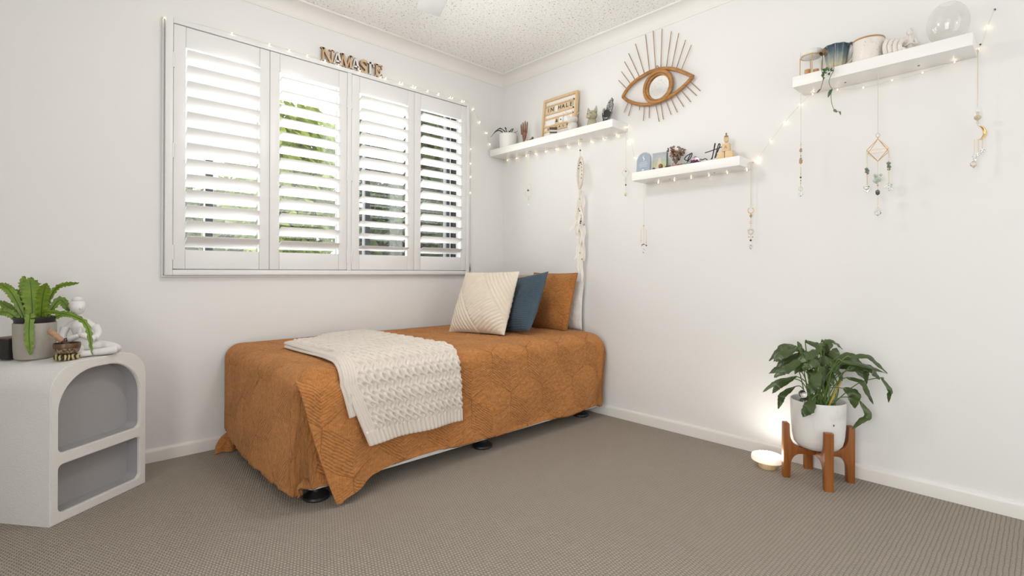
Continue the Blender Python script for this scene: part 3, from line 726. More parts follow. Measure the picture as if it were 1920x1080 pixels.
# ------------------------------------------------------------------ floating shelves
SH = .047; SA, SB, SCz = 1.7536, 1.4166, 1.7303
shelves = {}
for nm, y0, y1, z, lab in (('A', -.030, -1.128, SA, 'long white floating shelf by the room corner'), ('B', -1.262, -1.868, SB, 'short white floating shelf, lowest of the three'), ('C', -2.103, -2.706, SCz, 'white floating shelf holding the glass globe and the jug')):
    t = thing('floating_shelf', lab, 'shelf', (-.08, (y0+y1)/2, z), 'white floating shelves')
    box('board', (-.156, y1, z), (-.0005, y0, z+SH), M_shelf, t, .0015)
    for k in (.3, .72):
        MB().lathe([(0, -.0012), (.004, -.0012), (.004, .001), (0, .001)], 10, Matrix.Translation((-.06, y0+(y1-y0)*k, z))).build('screw_hole', M_black, t)
TA, TB, TC = SA+SH, SB+SH, SCz+SH

def leaf_mesh(mb, pts, w, n=9, fold=.25, wave=0, up=UZ, lance=False, ph=0):
    # a blade along a bent midrib
    P = bez(pts, 6); L = len(P); rows = []
    for i, p in enumerate(P):
        t = i/(L-1); tan = (P[min(i+1, L-1)]-P[max(i-1, 0)]).normalized()
        sd = tan.cross(up); sd = sd.normalized() if sd.length > 1e-4 else Vector((1, 0, 0)); nn = sd.cross(tan)
        ww = w*(((t+.015)**.62*(1.0-t)**.85)*1.72 if lance else (math.sin(PI*min(1, t*.93+.04))**.75)*(1-.35*t))+.0004
        ww *= (1+wave*.22*math.sin(i*2.1+ph))
        row = []
        for k in (-1, -.5, 0, .5, 1):
            row.append(tuple(p+sd*ww*k+nn*(abs(k)*ww*fold+wave*.18*w*math.sin(i*1.3+k*2+ph)*abs(k))))
        rows.append(row)
    mb.sheet(np.array(rows)); return mb

def leaf_mat(name, c1, c2, rough=.35, sc=25):
    n = NT(name); f = n.noise(n.co(), sc, 3); n.base(n.mix(f, c1, c2)); n.b.inputs['Roughness'].default_value = rough
    n.bump(n.noise(n.co(), 120, 3), .25, .002); return n.m
M_leaf = leaf_mat('dark_leaf', (.018, .055, .014), (.055, .115, .028))
M_leaf2 = leaf_mat('small_leaf', (.020, .060, .015), (.07, .15, .03))
M_soil = mat('soil', (.05, .035, .025), .95, bump=.8, bs=120, bd=.006)
M_tan = mat('tan_wood', (.42, .24, .11), .6, var=.2, vs=40)
M_pale = wood('pale_pine', (.62, .42, .23), (.76, .56, .34), 60, 2)
M_dkwood = wood('carved_wood', (.11, .045, .02), (.30, .15, .07), 90, 2)

# ---- top shelf by the corner
def pot_prof(r0, r1, h, th=.004):
    return [(0, 0), (r0-.006, 0), (r0, .005), (r1, h-.002), (r1-th*.5, h), (r1-th, h-.002), (r1-th-.001, h*.8), (0, h*.8)]
t = thing('potted_plant', 'small white pot of drooping green leaves at the corner end of shelf', 'plant', (-.085, -.152, TA))
MB().lathe(pot_prof(.060, .067, .107), 32, Matrix.Translation((-.085, -.152, TA))).build('pot', M_ceramic, t)
MB().lathe([(0, .094), (.061, .093), (.061, .088)], 20, Matrix.Translation((-.085, -.152, TA))).build('soil', M_soil, t)
pc = Vector((-.085, -.152, TA+.10))
for i, (a, m, e, w) in enumerate((((-.02, .0), (-.075, .028), (-.128, -.018), .011), ((-.01, .01), (-.055, .048), (-.098, .028), .010), ((0, .0), (-.02, .05), (-.012, .058), .016), ((.0, .0), (.02, .03), (.03, .05), .010), ((.015, 0), (.035, .04), (.03, .048), .016), ((.02, .0), (.05, .012), (.073, .030), .006), ((-.01, 0), (-.03, .03), (-.02, .02), .014), ((.005, 0), (.01, .03), (.02, .015), .013))):
    mb = leaf_mesh(MB(), [pc+RV*q[0]+UZ*q[1]+DV*(.01*((i*7) % 5-2)) for q in (a, m, e)], w*1.9, wave=.3, ph=i)
    mb.build('leaf', M_leaf2, t, smooth=60)

def finger(mb, p, d, L, r, bend=Vector((0, 0, 0)), n=8):
    p, d = Vector(p), Vector(d).normalized()
    P = [p+d*L*k/6+bend*(k/6)**2*L for k in range(7)]
    mb.tube(P, [r*1.05, r, r*1.04, r*.95, r*.97, r*.85, r*.45], n); return mb
# carved wooden hand, four fingers up
t = thing('hand_figurine', 'brown carved wooden hand with slim raised fingers on the corner shelf', 'figurine', (-.09, -.325, TA))
hc = Vector((-.09, -.325, TA))
mb = MB().tube([hc, hc+UZ*.012, hc+UZ*.035, hc+UZ*.06, hc+UZ*.085, hc+UZ*.098], [.013, .011, .011, .016, .019, .015], 12, flat=.55)
mb.build('palm', M_dkwood, t, smooth=180)
for k, (o, L, tl) in enumerate(((-.024, .076, -.10), (-.009, .084, -.03), (.008, .090, .02), (.023, .080, .10))):
    finger(MB(), hc+Vector((0, -o, .078)), (0, -tl, 1), L, .0056).build('finger', M_dkwood, t, smooth=180)
finger(MB(), hc+Vector((-.008, -.016, .040)), (-.1, -.5, .8), .048, .0062, Vector((0, .2, 0))).build('thumb', M_dkwood, t, smooth=180)
# shell-like ornament
t = thing('shell_ornament', 'small tan and brown shell lying in front of the wooden hand', 'ornament', (-.115, -.390, TA))
mb = MB()
for k in range(14):
    s = k/13; a = s*9; r = .013*(1-s*.85)
    mb.ball((-.115+.006*math.cos(a)*(1-s), -.368-.045*s, TA+.013*(1-.4*s)+.004*math.sin(a)*(1-s)), (r*.9, r, r), 10, 8)
mb.build('whorls', mat('shell', (.62, .46, .28), .4, var=.3, vs=80), t, smooth=180)
mb = MB()
for k in range(11):
    a = k*2.4; mb.gem((-.112+.010*math.cos(a), -.418+.012*math.sin(a), TA+.020+.009*math.sin(a*1.7)), .0065)
mb.build('cluster', mat('brown_cluster', (.16, .09, .04), .5, var=.3, vs=90), t, smooth=0)

# letter board
t = thing('letter_board', 'pine-framed white letter board with wooden letter tiles on ledges', 'letter board', (-.05, -.62, TA))
LBW, LBH = .305, .292
lean = math.radians(7)
BM = frame_M((-.046, -.612, TA+.001), (0, -1, 0), (math.sin(lean), 0, math.cos(lean)), (-math.cos(lean), 0, math.sin(lean)))   # x along, y up the board, z out
fr = .017
for lo, hi, nm in (((-LBW/2, 0), (-LBW/2+fr, LBH), 'frame_side'), ((LBW/2-fr, 0), (LBW/2, LBH), 'frame_side'), ((-LBW/2+fr, LBH-fr), (LBW/2-fr, LBH), 'frame_top'), ((-LBW/2+fr, 0), (LBW/2-fr, fr), 'frame_bottom')):
    MB().box(((lo[0]+hi[0])/2, (lo[1]+hi[1])/2, .012), (hi[0]-lo[0], hi[1]-lo[1], .024), .003, BM).build(nm, M_pale, t, smooth=30)
MB().box((0, LBH/2, .004), (LBW-2*fr, LBH-2*fr, .006), 0, BM).build('backing', mat('letterboard_white', (.84, .83, .81), .5), t, smooth=0)
M_tile = mat('letter_tile', (.68, .53, .34), .5, var=.15, vs=30); M_ink = mat('black_ink', (.02, .02, .02), .5)
for ry in (.247-.004, .185, .152-.002, .096, .062, .02):
    MB().box((-.006, ry, .012), (LBW-2*fr-.02, .010, .010), .001, BM).build('ledge', M_pale, t, smooth=30)
    MB().box((LBW/2-fr-.0165, ry, .0125), (.002, .009, .011), 0, BM).build('ledge_end', M_ink, t, smooth=0)
def tiles(word, y, x0, step, hh, colr=None):
    for k, ch in enumerate(word):
        if ch == ' ': continue
        x = x0+step*k
        tl = MB().box((x, y, .011), (step*.94, hh, .004), 0, BM).build('letter_tile', M_tile if ch not in '♥' else M_ceramic, t, smooth=0)
        if ch == '♥':
            pts = []
            for q in range(24):
                a = 2*PI*q/24; pts.append((.0062*(16*math.sin(a)**3)/17, .0062*(13*math.cos(a)-5*math.cos(2*a)-2*math.cos(3*a)-math.cos(4*a))/17))
            MB().prism(pts, .0008, BM @ Matrix.Translation((x, y, .0131))).build('heart', M_ink, tl, smooth=0)
        else: text_mesh(ch, hh*.85, BM @ Matrix.Translation((x, y-.001, .0135)), bold=.0006).build('letter', M_ink, tl, smooth=0)
tiles('IN HALE', .2135, -.105, .0335, .046); tiles('&♥', .124, -.02, .036, .040); tiles('EXHALE', .078-.001, -.092, .034, .026)
# striped trinket box in front of it
t = thing('trinket_box', 'small dark brown and white striped box before the letter board', 'box', (-.125, -.625, TA))
R45 = Matrix.Translation((-.118, -.628, TA)) @ Matrix.Rotation(math.radians(44), 4, 'Z')
Mdb = mat('dark_stripe', (.10, .06, .05), .5); Mwb = mat('pale_stripe', (.66, .62, .58), .5)
for k in range(4): MB().box((0, 0, .006+.011*k), (.048, .048, .011), .0006, R45).build('band', Mdb if k % 2 else Mwb, t, smooth=30)
MB().box((0, 0, .048), (.052, .052, .006), .001, R45).build('lid', Mdb, t, smooth=30)
# reed diffuser
t = thing('reed_diffuser', 'white ceramic reed diffuser with thin sticks beside the letter board', 'diffuser', (-.10, -.790, TA))
Md = mat('stone_ceramic', (.66, .62, .57), .5, var=.1, vs=60)
DM = Matrix.Translation((-.110, -.786, TA)) @ Matrix.Diagonal((.85, .85, 1, 1))
MB().lathe([(0, 0), (.026, 0), (.036, .012), (.039, .028), (.036, .046), (.026, .056), (0, .056)], 28, DM).build('body', Md, t, smooth=60)
MB().lathe([(.02, .055), (.030, .060), (.040, .068), (.041, .082), (.038, .088), (.012, .088), (.010, .07), (0, .07)], 28, DM).build('collar', Md, t, smooth=60)
for k, (dx, dy, h) in enumerate(((-.055, 0, .135), (-.068, .02, .125), (-.004, .0, .150), (.012, 0, .145), (.062, .0, .138), (.003, .02, .14))):
    b = Vector((-.110, -.786, TA+.075))
    MB().tube([b, b+RV*dx*.9+Vector((0, 0, h-.075))+DV*dy], .0013, 6).build('reed', M_pale, t)
# cat head figurine
t = thing('cat_figurine', 'pale green-grey stone cat head beside the black patterned hand', 'figurine', (-.11, -.93, TA))
Mcat = mat('mottled_stone', (.40, .37, .25), .6, var=.45, vs=60, bump=.5, bs=120, bd=.004)
cc = Vector((-.10, -.935, TA))
mb = MB()
mb.tube([cc, cc+UZ*.02, cc+UZ*.045], [.034, .030, .026], 16)
mb.build('chest', Mcat, t, smooth=180)
hd = MB().ball(tuple(cc+UZ*.074), (.031, .034, .030), 20, 14).build('head', Mcat, t, smooth=180)
MB().ball(tuple(cc+Vector((-.028, .006, .062))), (.014, .018, .012), 14, 10).build('muzzle', Mcat, hd, smooth=180)
for o in (-.024, .022):
    MB().tube([cc+Vector((0, o, .090)), cc+Vector((.0, o*1.25, .108)), cc+Vector((.0, o*1.4, .128))], [.016, .011, .001], 10, flat=.5).build('ear', Mcat, hd, smooth=180)
for o in (-.012, .014):
    MB().ball(tuple(cc+Vector((-.029, o, .080))), (.003, .0075, .002), 10, 6).build('eye', mat('eye_line', (.06, .05, .035), .5), hd, smooth=180)
# black patterned hand
def henna_mat():
    n = NT('henna_black'); v = n.co(); vo = n.n('ShaderNodeTexVoronoi', {'Vector': v, 'Scale': 260.0}, feature='DISTANCE_TO_EDGE')
    wv = n.n('ShaderNodeTexWave', {'Vector': v, 'Scale': 55.0, 'Distortion': 6.0, 'Detail': 2.0})
    n.base(n.ramp(n.math('MULTIPLY', wv.outputs[1], n.math('ADD', vo.outputs[0], .75)), [(.48, (.018, .018, .02)), (.60, (.40, .39, .37))])); n.b.inputs['Roughness'].default_value = .5; return n.m
t = thing('hand_figurine', 'black hand ornament with white henna pattern at the shelf end', 'figurine', (-.085, -1.025, TA))
Mh = henna_mat(); HM = WL(-1.022, TA, -.080) @ Matrix.Rotation(math.radians(-20), 4, 'Z') @ Matrix.Translation((0, .004, 0))
MB().prism([(-.017, 0), (.017, 0), (.020, .02), (.027, .055), (.030, .075), (.025, .085), (-.024, .085), (-.026, .06), (-.020, .02)], .016, HM, .003).build('palm', Mh, t, smooth=30)
for k, (o, L) in enumerate(((-.0185, .066), (-.006, .080), (.0075, .074), (.0205, .050))):
    MB().tube([HM @ Vector((o, .078, .008)), HM @ Vector((o*.92+.001, .078+L*.5, .008)), HM @ Vector((o*.75+.003, .078+L*.92, .008)), HM @ Vector((o*.72+.003, .078+L, .008))], [.0072, .0068, .0058, .002], 10).build('finger', Mh, t, smooth=180)
MB().tube([HM @ Vector((-.022, .035, .008)), HM @ Vector((-.036, .060, .008)), HM @ Vector((-.039, .082, .008)), HM @ Vector((-.037, .090, .008))], [.010, .008, .0065, .002], 10).build('thumb', Mh, t, smooth=180)
MB().box((.0, .003, .006), (.06, .006, .030), .002, WL(-1.0, TA, -.080)).build('stand', M_tan, t)

# ------------------------------------------------------------------ eye mirror
M_rattan = wood('rattan', (.27, .115, .028), (.50, .245, .075), 80, 1, .4)
M_stick = wood('lash_cane', (.24, .14, .075), (.46, .31, .19), 80, 2, .6)
t = thing('eye_mirror', 'rattan eye-shaped mirror with radiating cane lashes on the wall', 'mirror', (-.02, -1.35, 1.96))
for P in (LID_UP, LID_LO):
    pts = bez([(-.024, y, z) for y, z in P], 5); MB().tube(pts, .0105, 10).build('eyelid', M_rattan, t, smooth=60)
ic = (-1.352, 1.961)
ring = [(-.032, ic[0]+.088*math.cos(2*PI*k/40), ic[1]+.088*math.sin(2*PI*k/40)) for k in range(41)]
MB().tube(ring, .0095, 10, cap=False).build('iris_ring', M_rattan, t, smooth=180)
ring = [(-.026, ic[0]+.074*math.cos(2*PI*k/40), ic[1]+.074*math.sin(2*PI*k/40)) for k in range(41)]
MB().tube(ring, .007, 8, cap=False).build('inner_ring', M_rattan, t, smooth=180)
MB().lathe([(0, .004), (.074, .004), (.074, 0), (0, 0)], 40, WL(ic[0], ic[1], -.016)).build('mirror_glass', mat('mirror', (.92, .92, .92), .03, 1), t, smooth=30)
for a, b in LASH:
    MB().tube([(-.018, a[0], a[1]), (-.018, b[0], b[1])], .0024, 6).build('lash', M_stick, t)
hk = MB().tube([(-.012, -1.335, 2.062), (-.016, -1.332, 2.080), (-.02, -1.340, 2.090), (-.016, -1.348, 2.080), (-.012, -1.346, 2.066)], .0024, 6); hk.build('hook', M_stick, t)

# ------------------------------------------------------------------ lowest shelf
t = thing('arched_plaque', 'pale blue arched plaque with fine white lines on lowest shelf', 'plaque', (-.10, -1.31, TB))
Mpl = mat('blue_grey_card', (.33, .38, .45), .6)
pts = [(-.046, 0), (.046, 0)]+[(.046*math.cos(a), .070+.046*math.sin(a)) for a in [PI*k/16 for k in range(17)]]
PM = WL(-1.308, TB, -.105) @ Matrix.Rotation(math.radians(-6), 4, 'X') @ Matrix.Rotation(math.radians(-4), 4, 'Y')
MB().prism(pts, .010, PM, .001).build('slab', Mpl, t, smooth=30)
Mln = mat('plaque_print', (.72, .75, .78), .6)
for k, (yy, w) in enumerate(((.058, .050), (.050, .060), (.042, .054), (.034, .046))): MB().box((0, yy, .0104), (w, .0016, .0006), 0, PM).build('print_line', Mln, t, smooth=0)
MB().tube([PM @ Vector((0, .066, .0105)), PM @ Vector((.004, .078, .0105)), PM @ Vector((-.004, .088, .0105)), PM @ Vector((.002, .100, .0105))], [.001, .004, .003, .001], 6, flat=.2).build('motif', Mln, t)
MB().ball(tuple(PM @ Vector((0, .014, .0104))), (.001, .009, .004), 12, 6).build('emblem', Mln, t)
# illustrated card box
def card_mat():
    n = NT('painted_card'); u, v, _ = n.xyz(n.co('UV'))
    g = n.ramp(v, [(0, (.60, .46, .22)), (.30, (.45, .50, .18)), (.55, (.34, .42, .26)), (.72, (.36, .41, .46)), (1, (.30, .31, .38))])
    du = n.math('ABSOLUTE', n.math('SUBTRACT', u, .5))
    wdt = n.math('MULTIPLY', n.math('SUBTRACT', .86, v), .34)
    k = n.math('MULTIPLY', n.math('LESS_THAN', du, wdt), n.math('LESS_THAN', v, .74))
    nz = n.noise(n.co('UV'), 9, 4)
    n.base(n.mix(n.math('MULTIPLY', k, .85), n.mix(n.math('MULTIPLY', nz, .4), g, (.75, .75, .70)), (.70, .56, .47))); n.b.inputs['Roughness'].default_value = .5; return n.m
t = thing('card_box', 'illustrated card box in green, yellow and grey beside the plaque', 'card box', (-.085, -1.40, TB))
CM = WL(-1.396, TB, -.088) @ Matrix.Rotation(math.radians(9), 4, 'Y') @ Matrix.Rotation(math.radians(-3), 4, 'X')
MB().box((0, .052, -.012), (.080, .104, .026), .0008, CM).build('box_body', mat('card_side', (.22, .27, .20), .6, var=.3, vs=60), t)
fm = MB(); fm.add([CM @ Vector(p) for p in ((-.0395, .001, .0014), (.0395, .001, .0014), (.0395, .103, .0014), (-.0395, .103, .0014))], [(0, 1, 2, 3)])
fm.build('printed_face', card_mat(), t, smooth=0, uv=np.array([(0, 0), (1, 0), (1, 1), (0, 1)]))
t = tag(MB().ball((-.135, -1.432, TB+.0145), (.012, .012, .0145), 18, 12).build('polished_stone', mat('tiger_eye', (.20, .10, .03), .15, var=.6, vs=90), loc=(-.135, -1.432, TB), smooth=180), 'small brown polished stone egg before the card box', 'stone')
t = tag(MB().gem((-.138, -1.392, TB+.007), .0085, .8).build('crystal_chip', mat('dark_chip', (.10, .10, .13), .2), loc=(-.138, -1.392, TB), smooth=0), 'dark crystal chip at the foot of the card box', 'crystal')
# dried flowers
t = thing('dried_flowers', 'bunch of dried dark red and cream flowers in a glass bottle', 'flowers', (-.08, -1.495, TB))
fc = Vector((-.08, -1.492, TB))
MB().lathe([(.0, .001), (.015, .001), (.017, .006), (.017, .030), (.007, .040), (.006, .048), (.0075, .05), (.0055, .05), (.005, .04), (.0155, .029), (.0155, .004), (0, .003)], 20, Matrix.Translation(fc)).build('bottle', M_glass, t, smooth=60)
cols = [mat('dried_dark', (.075, .030, .035), .8), mat('dried_cream', (.55, .42, .27), .8), mat('dried_brown', (.24, .12, .06), .8), mat('dried_tan', (.40, .26, .13), .8)]
rr = random.Random(5)
for k in range(95):
    a = rr.uniform(0, 2*PI); r = .050*math.sqrt(rr.random()); h = .082+.020*math.cos(a*2)+rr.uniform(-.022, .030)*(1-.3*r/.05)
    p = fc+RV*r*math.cos(a)+DV*r*.6*math.sin(a)+UZ*h+RV*.004
    if p.x > -.012: p.x = -.012
    if k % 3 == 0: MB().tube([fc+UZ*.02, fc+(p-fc)*.5+UZ*.014, p], .0007, 5).build('stem', cols[2], t)
    mb = MB(); n = 5; s = rr.uniform(.006, .0115)
    ax = Vector((rr.uniform(-1, 1), rr.uniform(-1, 1), rr.uniform(.2, 1))).normalized(); b1 = ax.orthogonal().normalized(); b2 = ax.cross(b1)
    for q in range(n):
        c0 = 2*PI*q/n; d1 = b1*math.cos(c0)+b2*math.sin(c0); d2 = ax.cross(d1)
        mb.add([p, p+d1*s*.6+d2*s*.35+ax*s*.2, p+d1*s+ax*s*.55, p+d1*s*.6-d2*s*.35+ax*s*.2], [(0, 1, 2, 3)])
    mb.build('blossom', cols[rr.choice((0, 0, 1, 2, 3, 2))], t, smooth=0)
# script sign
t = thing('word_sign', 'black cursive wire word sign standing on the lowest shelf', 'sign', (-.075, -1.65, TB))
for s in SIGN:
    pts = bez(s, 5); pts = [Vector((p.x, p.y, max(p.z, TB+.004))) for p in pts]
    MB().tube(pts, .0030, 8, flat=.8).build('stroke', M_black, t, smooth=60)
MB().tube([(-.075, -1.552, TB+.0035), (-.075, -1.745, TB+.0035)], .003, 8).build('base_wire', M_black, t)
# agate slice
t = thing('agate_slice', 'purple and grey half-round agate slice in front of the word sign', 'crystal', (-.11, -1.625, TB))
pts = [(.031*math.cos(PI*k/16), .002+.040*math.sin(PI*k/16)*(1+.03*math.sin(k*2))) for k in range(17)]
AM = WL(-1.620, TB, -.110)
n = NT('agate'); gx = n.n('ShaderNodeTexNoise', {'Vector': n.co(), 'Scale': 70.0}).outputs[0]; n.base(n.ramp(gx, [(.35, (.18, .05, .14)), (.5, (.42, .33, .37)), (.65, (.60, .54, .55))])); n.b.inputs['Roughness'].default_value = .2
MB().prism(pts, .009, AM, .001).build('slab', n.m, t, smooth=30)
mb = MB()
for k in range(12): mb.gem(tuple(AM @ Vector((-.022+.004*k, .008+.012*math.sin(k*.9)**2, .010))), .0055)
mb.build('crystals', mat('amethyst', (.12, .02, .09), .2), t, smooth=0)
# row of small crystals along the shelf front
rc = [((.10, .05, .04), 'dark brown'), ((.48, .25, .24), 'pink'), ((.40, .10, .08), 'red'), ((.24, .33, .27), 'green')]
for k, (cl, nm) in enumerate(rc):
    y = -1.475-.034*k; mb = MB()
    for q in range(3): mb.gem((-.128+.004*math.sin(q*2), y+.010*(q-1), TB+.0075), .009, .8)
    tag(mb.build('rough_crystal', mat('rough_'+nm.replace(' ', '_'), cl, .4), loc=(-.128, y, TB), smooth=0), nm+' rough crystal lying in the row under the dried flowers', 'crystal', 'small crystals on the lowest shelf')
# letter blocks and doll
M_block = wood('block_wood', (.62, .43, .22), (.78, .58, .34), 70, 1)
for nm, y, z, lab, ch in (('a', -1.757, 0, 'wooden letter block under the upper one, beside the word sign', ''), ('b', -1.797, 0, 'wooden letter block under the upper one, at the shelf end', ''), ('c', -1.782, .0405, 'wooden letter block stacked on top of two others', 'A')):
    t = thing('letter_block', lab, 'block', (-.10, y, TB+z), 'wooden letter blocks')
    KM = WL(y, TB+z+.0002, -.105) @ Matrix.Rotation(math.radians(10), 4, 'Y')
    MB().box((0, .020, 0), (.036, .040, .036), .002, KM).build('cube', M_block, t, smooth=30)
    if ch: text_mesh(ch, .022, KM @ Matrix.Translation((0, .019, .0184))).build('letter', mat('burnt_letter', (.30, .18, .09), .6), t, smooth=0)
t = thing('peg_doll', 'wooden doll with a top bun sitting behind the letter blocks', 'figurine', (-.052, -1.757, TB))
Dm = Matrix.Translation((-.052, -1.757, TB)) @ Matrix.Diagonal((.75, .75, 1, 1))
MB().lathe([(0, 0), (.030, 0), (.034, .012), (.028, .04), (.024, .06), (.020, .075), (.006, .083), (.005, .10), (0, .10)], 20, Dm).build('body', M_block, t, smooth=60)
MB().ball((-.052, -1.757, TB+.117), (.0125, .0125, .018), 18, 12).build('head', M_block, t, smooth=180)
MB().lathe([(.0148, .112), (.0155, .122), (.012, .134), (.004, .138), (.0055, .146), (.003, .150), (0, .150)], 18, Dm).build('hair', mat('doll_hair', (.27, .18, .09), .6), t, smooth=60)

# ------------------------------------------------------------------ shelf with the glass globe
t = thing('oil_burner', 'white oil burner dish on slim brass legs with wood candle', 'oil burner', (-.095, -2.165, TC))
oc = Vector((-.095, -2.160, TC)); OM = Matrix.Translation(oc)
MB().lathe([(0, .084), (.030, .085), (.041, .094), (.044, .108), (.044, .116), (.0415, .116), (.039, .100), (.028, .090), (0, .090)], 32, OM).build('dish', mat('glazed_white', (.74, .74, .70), .12), t, smooth=60)
MB().tube([oc+Vector((.043*math.cos(a), .043*math.sin(a), .092)) for a in [2*PI*k/32 for k in range(33)]], .0018, 6, cap=False).build('ring', M_gold, t)
for a in (200, 290, 20, 110):
    d = Vector((math.cos(math.radians(a)), math.sin(math.radians(a)), 0))*.0435
    MB().tube([oc+d+UZ*.094, oc+d+UZ*.0015], .0018, 6).build('leg', M_gold, t)
M_cop = mat('copper_wax', (.50, .27, .11), .5)
for q, (a, b) in enumerate(((-.010, .006), (.012, -.008))): MB().lathe([(0, .0), (.011, .0), (.0115, .034), (.009, .034), (0, .031)], 18, OM @ Matrix.Translation((a, b*2, 0))).build('candle', M_cop, t, smooth=40)
# teal jug with trailing vine
def teal_mat():
    n = NT('teal_glaze'); x, y, z = n.xyz(n.co()); nz = n.math('MULTIPLY', n.noise(n.co(), 35, 3), .035)
    n.base(n.ramp(n.math('MULTIPLY', n.math('ADD', z, nz), 8.0), [(.12, (.55, .40, .22)), (.32, (.52, .47, .34)), (.50, (.30, .33, .28)), (.75, (.10, .15, .17)), (.97, (.035, .055, .08))])); n.b.inputs['Roughness'].default_value = .12; return n.m
t = thing('ceramic_jug', 'teal and tan glazed ceramic jug with a looped handle', 'jug', (-.085, -2.262, TC))
jc = Vector((-.085, -2.256, TC)); Mj = teal_mat()
mb = MB(); prof = [(0, 0), (.026, 0), (.031, .004), (.036, .03), (.041, .06), (.047, .088), (.053, .106), (.051, .108), (.045, .088), (.036, .05), (.026, .012), (0, .01)]
mb.lathe(prof, 40, Matrix.Translation(jc))
mb.v = [tuple(Vector(v)+ (Vector((v[0]-jc.x, v[1]-jc.y, 0)).normalized()*.0022*math.sin(10*math.atan2(v[1]-jc.y, v[0]-jc.x)) if (Vector(v)-jc).xy.length > .02 else Vector((0, 0, 0)))) for v in mb.v]
mb.build('body', Mj, t, smooth=60)
hp = [jc-DV*.043+RV*.020+UZ*.098, jc-DV*.058+RV*.030+UZ*.100, jc-DV*.066+RV*.034+UZ*.075, jc-DV*.058+RV*.030+UZ*.035, jc-DV*.038+RV*.016+UZ*.012]
MB().tube(bez(hp, 6), .0055, 10).build('handle', Mj, t, smooth=60)
MB().tube(bez([jc-RV*.036+UZ*.085, jc-RV*.052+UZ*.090, jc-RV*.066+UZ*.078], 5), [.016, .015, .014, .013, .012, .012, .0115, .011, .011, .0105, .010], 12, cap=False).build('spout', mat('brown_glaze', (.24, .14, .07), .2), t, smooth=60)
# vine
t = thing('trailing_vine', 'thin trailing vine with few green leaves hanging over the shelf front', 'plant', (-.165, -2.25, TC))
M_vst = mat('vine_stem', (.17, .15, .10), .7)
v1 = [(-.115, -2.235, TC+.105), (-.150, -2.226, TC+.08), (-.165, -2.2197, 1.79), (-.168, -2.2258, 1.7531), (-.168, -2.2274, 1.7288), (-.168, -2.2214, 1.7031), (-.168, -2.2184, 1.690)]
v2 = [(-.12, -2.262, TC+.10), (-.155, -2.263, TC+.07), (-.168, -2.2674, 1.7651), (-.168, -2.2572, 1.741), (-.168, -2.2498, 1.716), (-.168, -2.2543, 1.6945), (-.168, -2.2617, 1.6791), (-.168, -2.2573, 1.66), (-.168, -2.2604, 1.6189), (-.168, -2.2707, 1.5896), (-.168, -2.288, 1.578)]
for v in (v1, v2): MB().tube(bez(v, 5), .0012, 6).build('stem', M_vst, t)
M_dead = mat('withered_leaf', (.16, .08, .05), .7); M_grey = mat('grey_leaf', (.14, .16, .11), .6)
for a, m, e, w, mt in (((-.169, -2.2170, 1.692), (-.172, -2.213, 1.684), (-.171, -2.203, 1.677), .005, M_dead), ((-.169, -2.228, 1.739), (-.174, -2.232, 1.733), (-.171, -2.227, 1.722), .004, M_dead),
                       ((-.169, -2.260, 1.680), (-.174, -2.255, 1.664), (-.170, -2.247, 1.648), .0085, M_leaf2), ((-.169, -2.268, 1.592), (-.173, -2.274, 1.584), (-.170, -2.281, 1.576), .006, M_grey), ((-.169, -2.288, 1.578), (-.172, -2.292, 1.573), (-.170, -2.294, 1.562), .004, M_grey)):
    leaf_mesh(MB(), [Vector(a), Vector(m), Vector(e)], w, up=Vector((-1, .2, .3))).build('leaf', mt, t, smooth=60)
for k in range(14):
    rr2 = random.Random(k); c = Vector((-.172, -2.246, 1.757)); d = Vector((rr2.uniform(-.5, .2), rr2.uniform(-1, 1), rr2.uniform(-1, 1)))
    p = c+Vector((d.x*.008, d.y*.014, d.z*.009))
    leaf_mesh(MB(), [p, p+d.normalized()*.007+UZ*.002, p+d.normalized()*.013], .0055, up=Vector((-1, rr2.uniform(-.4, .4), .4))).build('leaf', M_leaf2, t, smooth=60)
# speckled pot with tan rim
def speck_mat():
    n = NT('speckled_white'); v = n.co(); f = n.noise(v, 130, 2, .6); g = n.noise(v, 16, 3)
    c = n.ramp(f, [(.29, (.36, .25, .18)), (.34, (.78, .73, .67))]); n.base(n.mix(n.ramp(g, [(.60, (0, 0, 0)), (.78, (.5, .5, .5))]), c, (.42, .35, .28))); n.b.inputs['Roughness'].default_value = .3; return n.m
M_speck = speck_mat()
t = thing('speckled_pot', 'speckled white ceramic pot with a tan rim on the upper shelf', 'pot', (-.082, -2.376, TC))
QM = Matrix.Translation((-.082, -2.372, TC)) @ Matrix.Diagonal((.86, .86, .98, 1))
MB().lathe([(0, 0), (.058, 0), (.064, .006), (.066, .02), (.0665, .098), (.0625, .098), (.060, .012), (0, .010)], 40, QM).build('body', M_speck, t, smooth=40)
MB().lathe([(.0672, .095), (.0680, .099), (.0665, .1025), (.0630, .1025), (.0618, .098)], 40, QM).build('rim', M_tan, t, smooth=60)
# lying white ceramic hand
t = thing('ceramic_hand', 'white ceramic hand with rounded fingers lying beside speckled pot', 'ornament', (-.10, -2.455, TC))
for k in range(4):
    b = Vector((-.125, -2.440-.0165*k, TC+.007)); hgt = .066-.006*k
    MB().tube(bez([b, b+Vector((.004, .004, hgt*.55)), b+Vector((.018, -.002, hgt*.92)), b+Vector((.040, -.006, hgt*.80)), b+Vector((.055, -.006, hgt*.35))], 5), [.0085]*8+[.0092]*8+[.009]*5, 12).build('finger', M_speck, t, smooth=180)
MB().ball((-.082, -2.462, TC+.018), (.030, .034, .018), 20, 10).build('palm', M_speck, t, smooth=180)
MB().tube(bez([(-.100, -2.480, TC+.012), (-.118, -2.492, TC+.013), (-.128, -2.505, TC+.009)], 5), [.010]*8+[.006]*3, 10).build('thumb', M_speck, t, smooth=180)
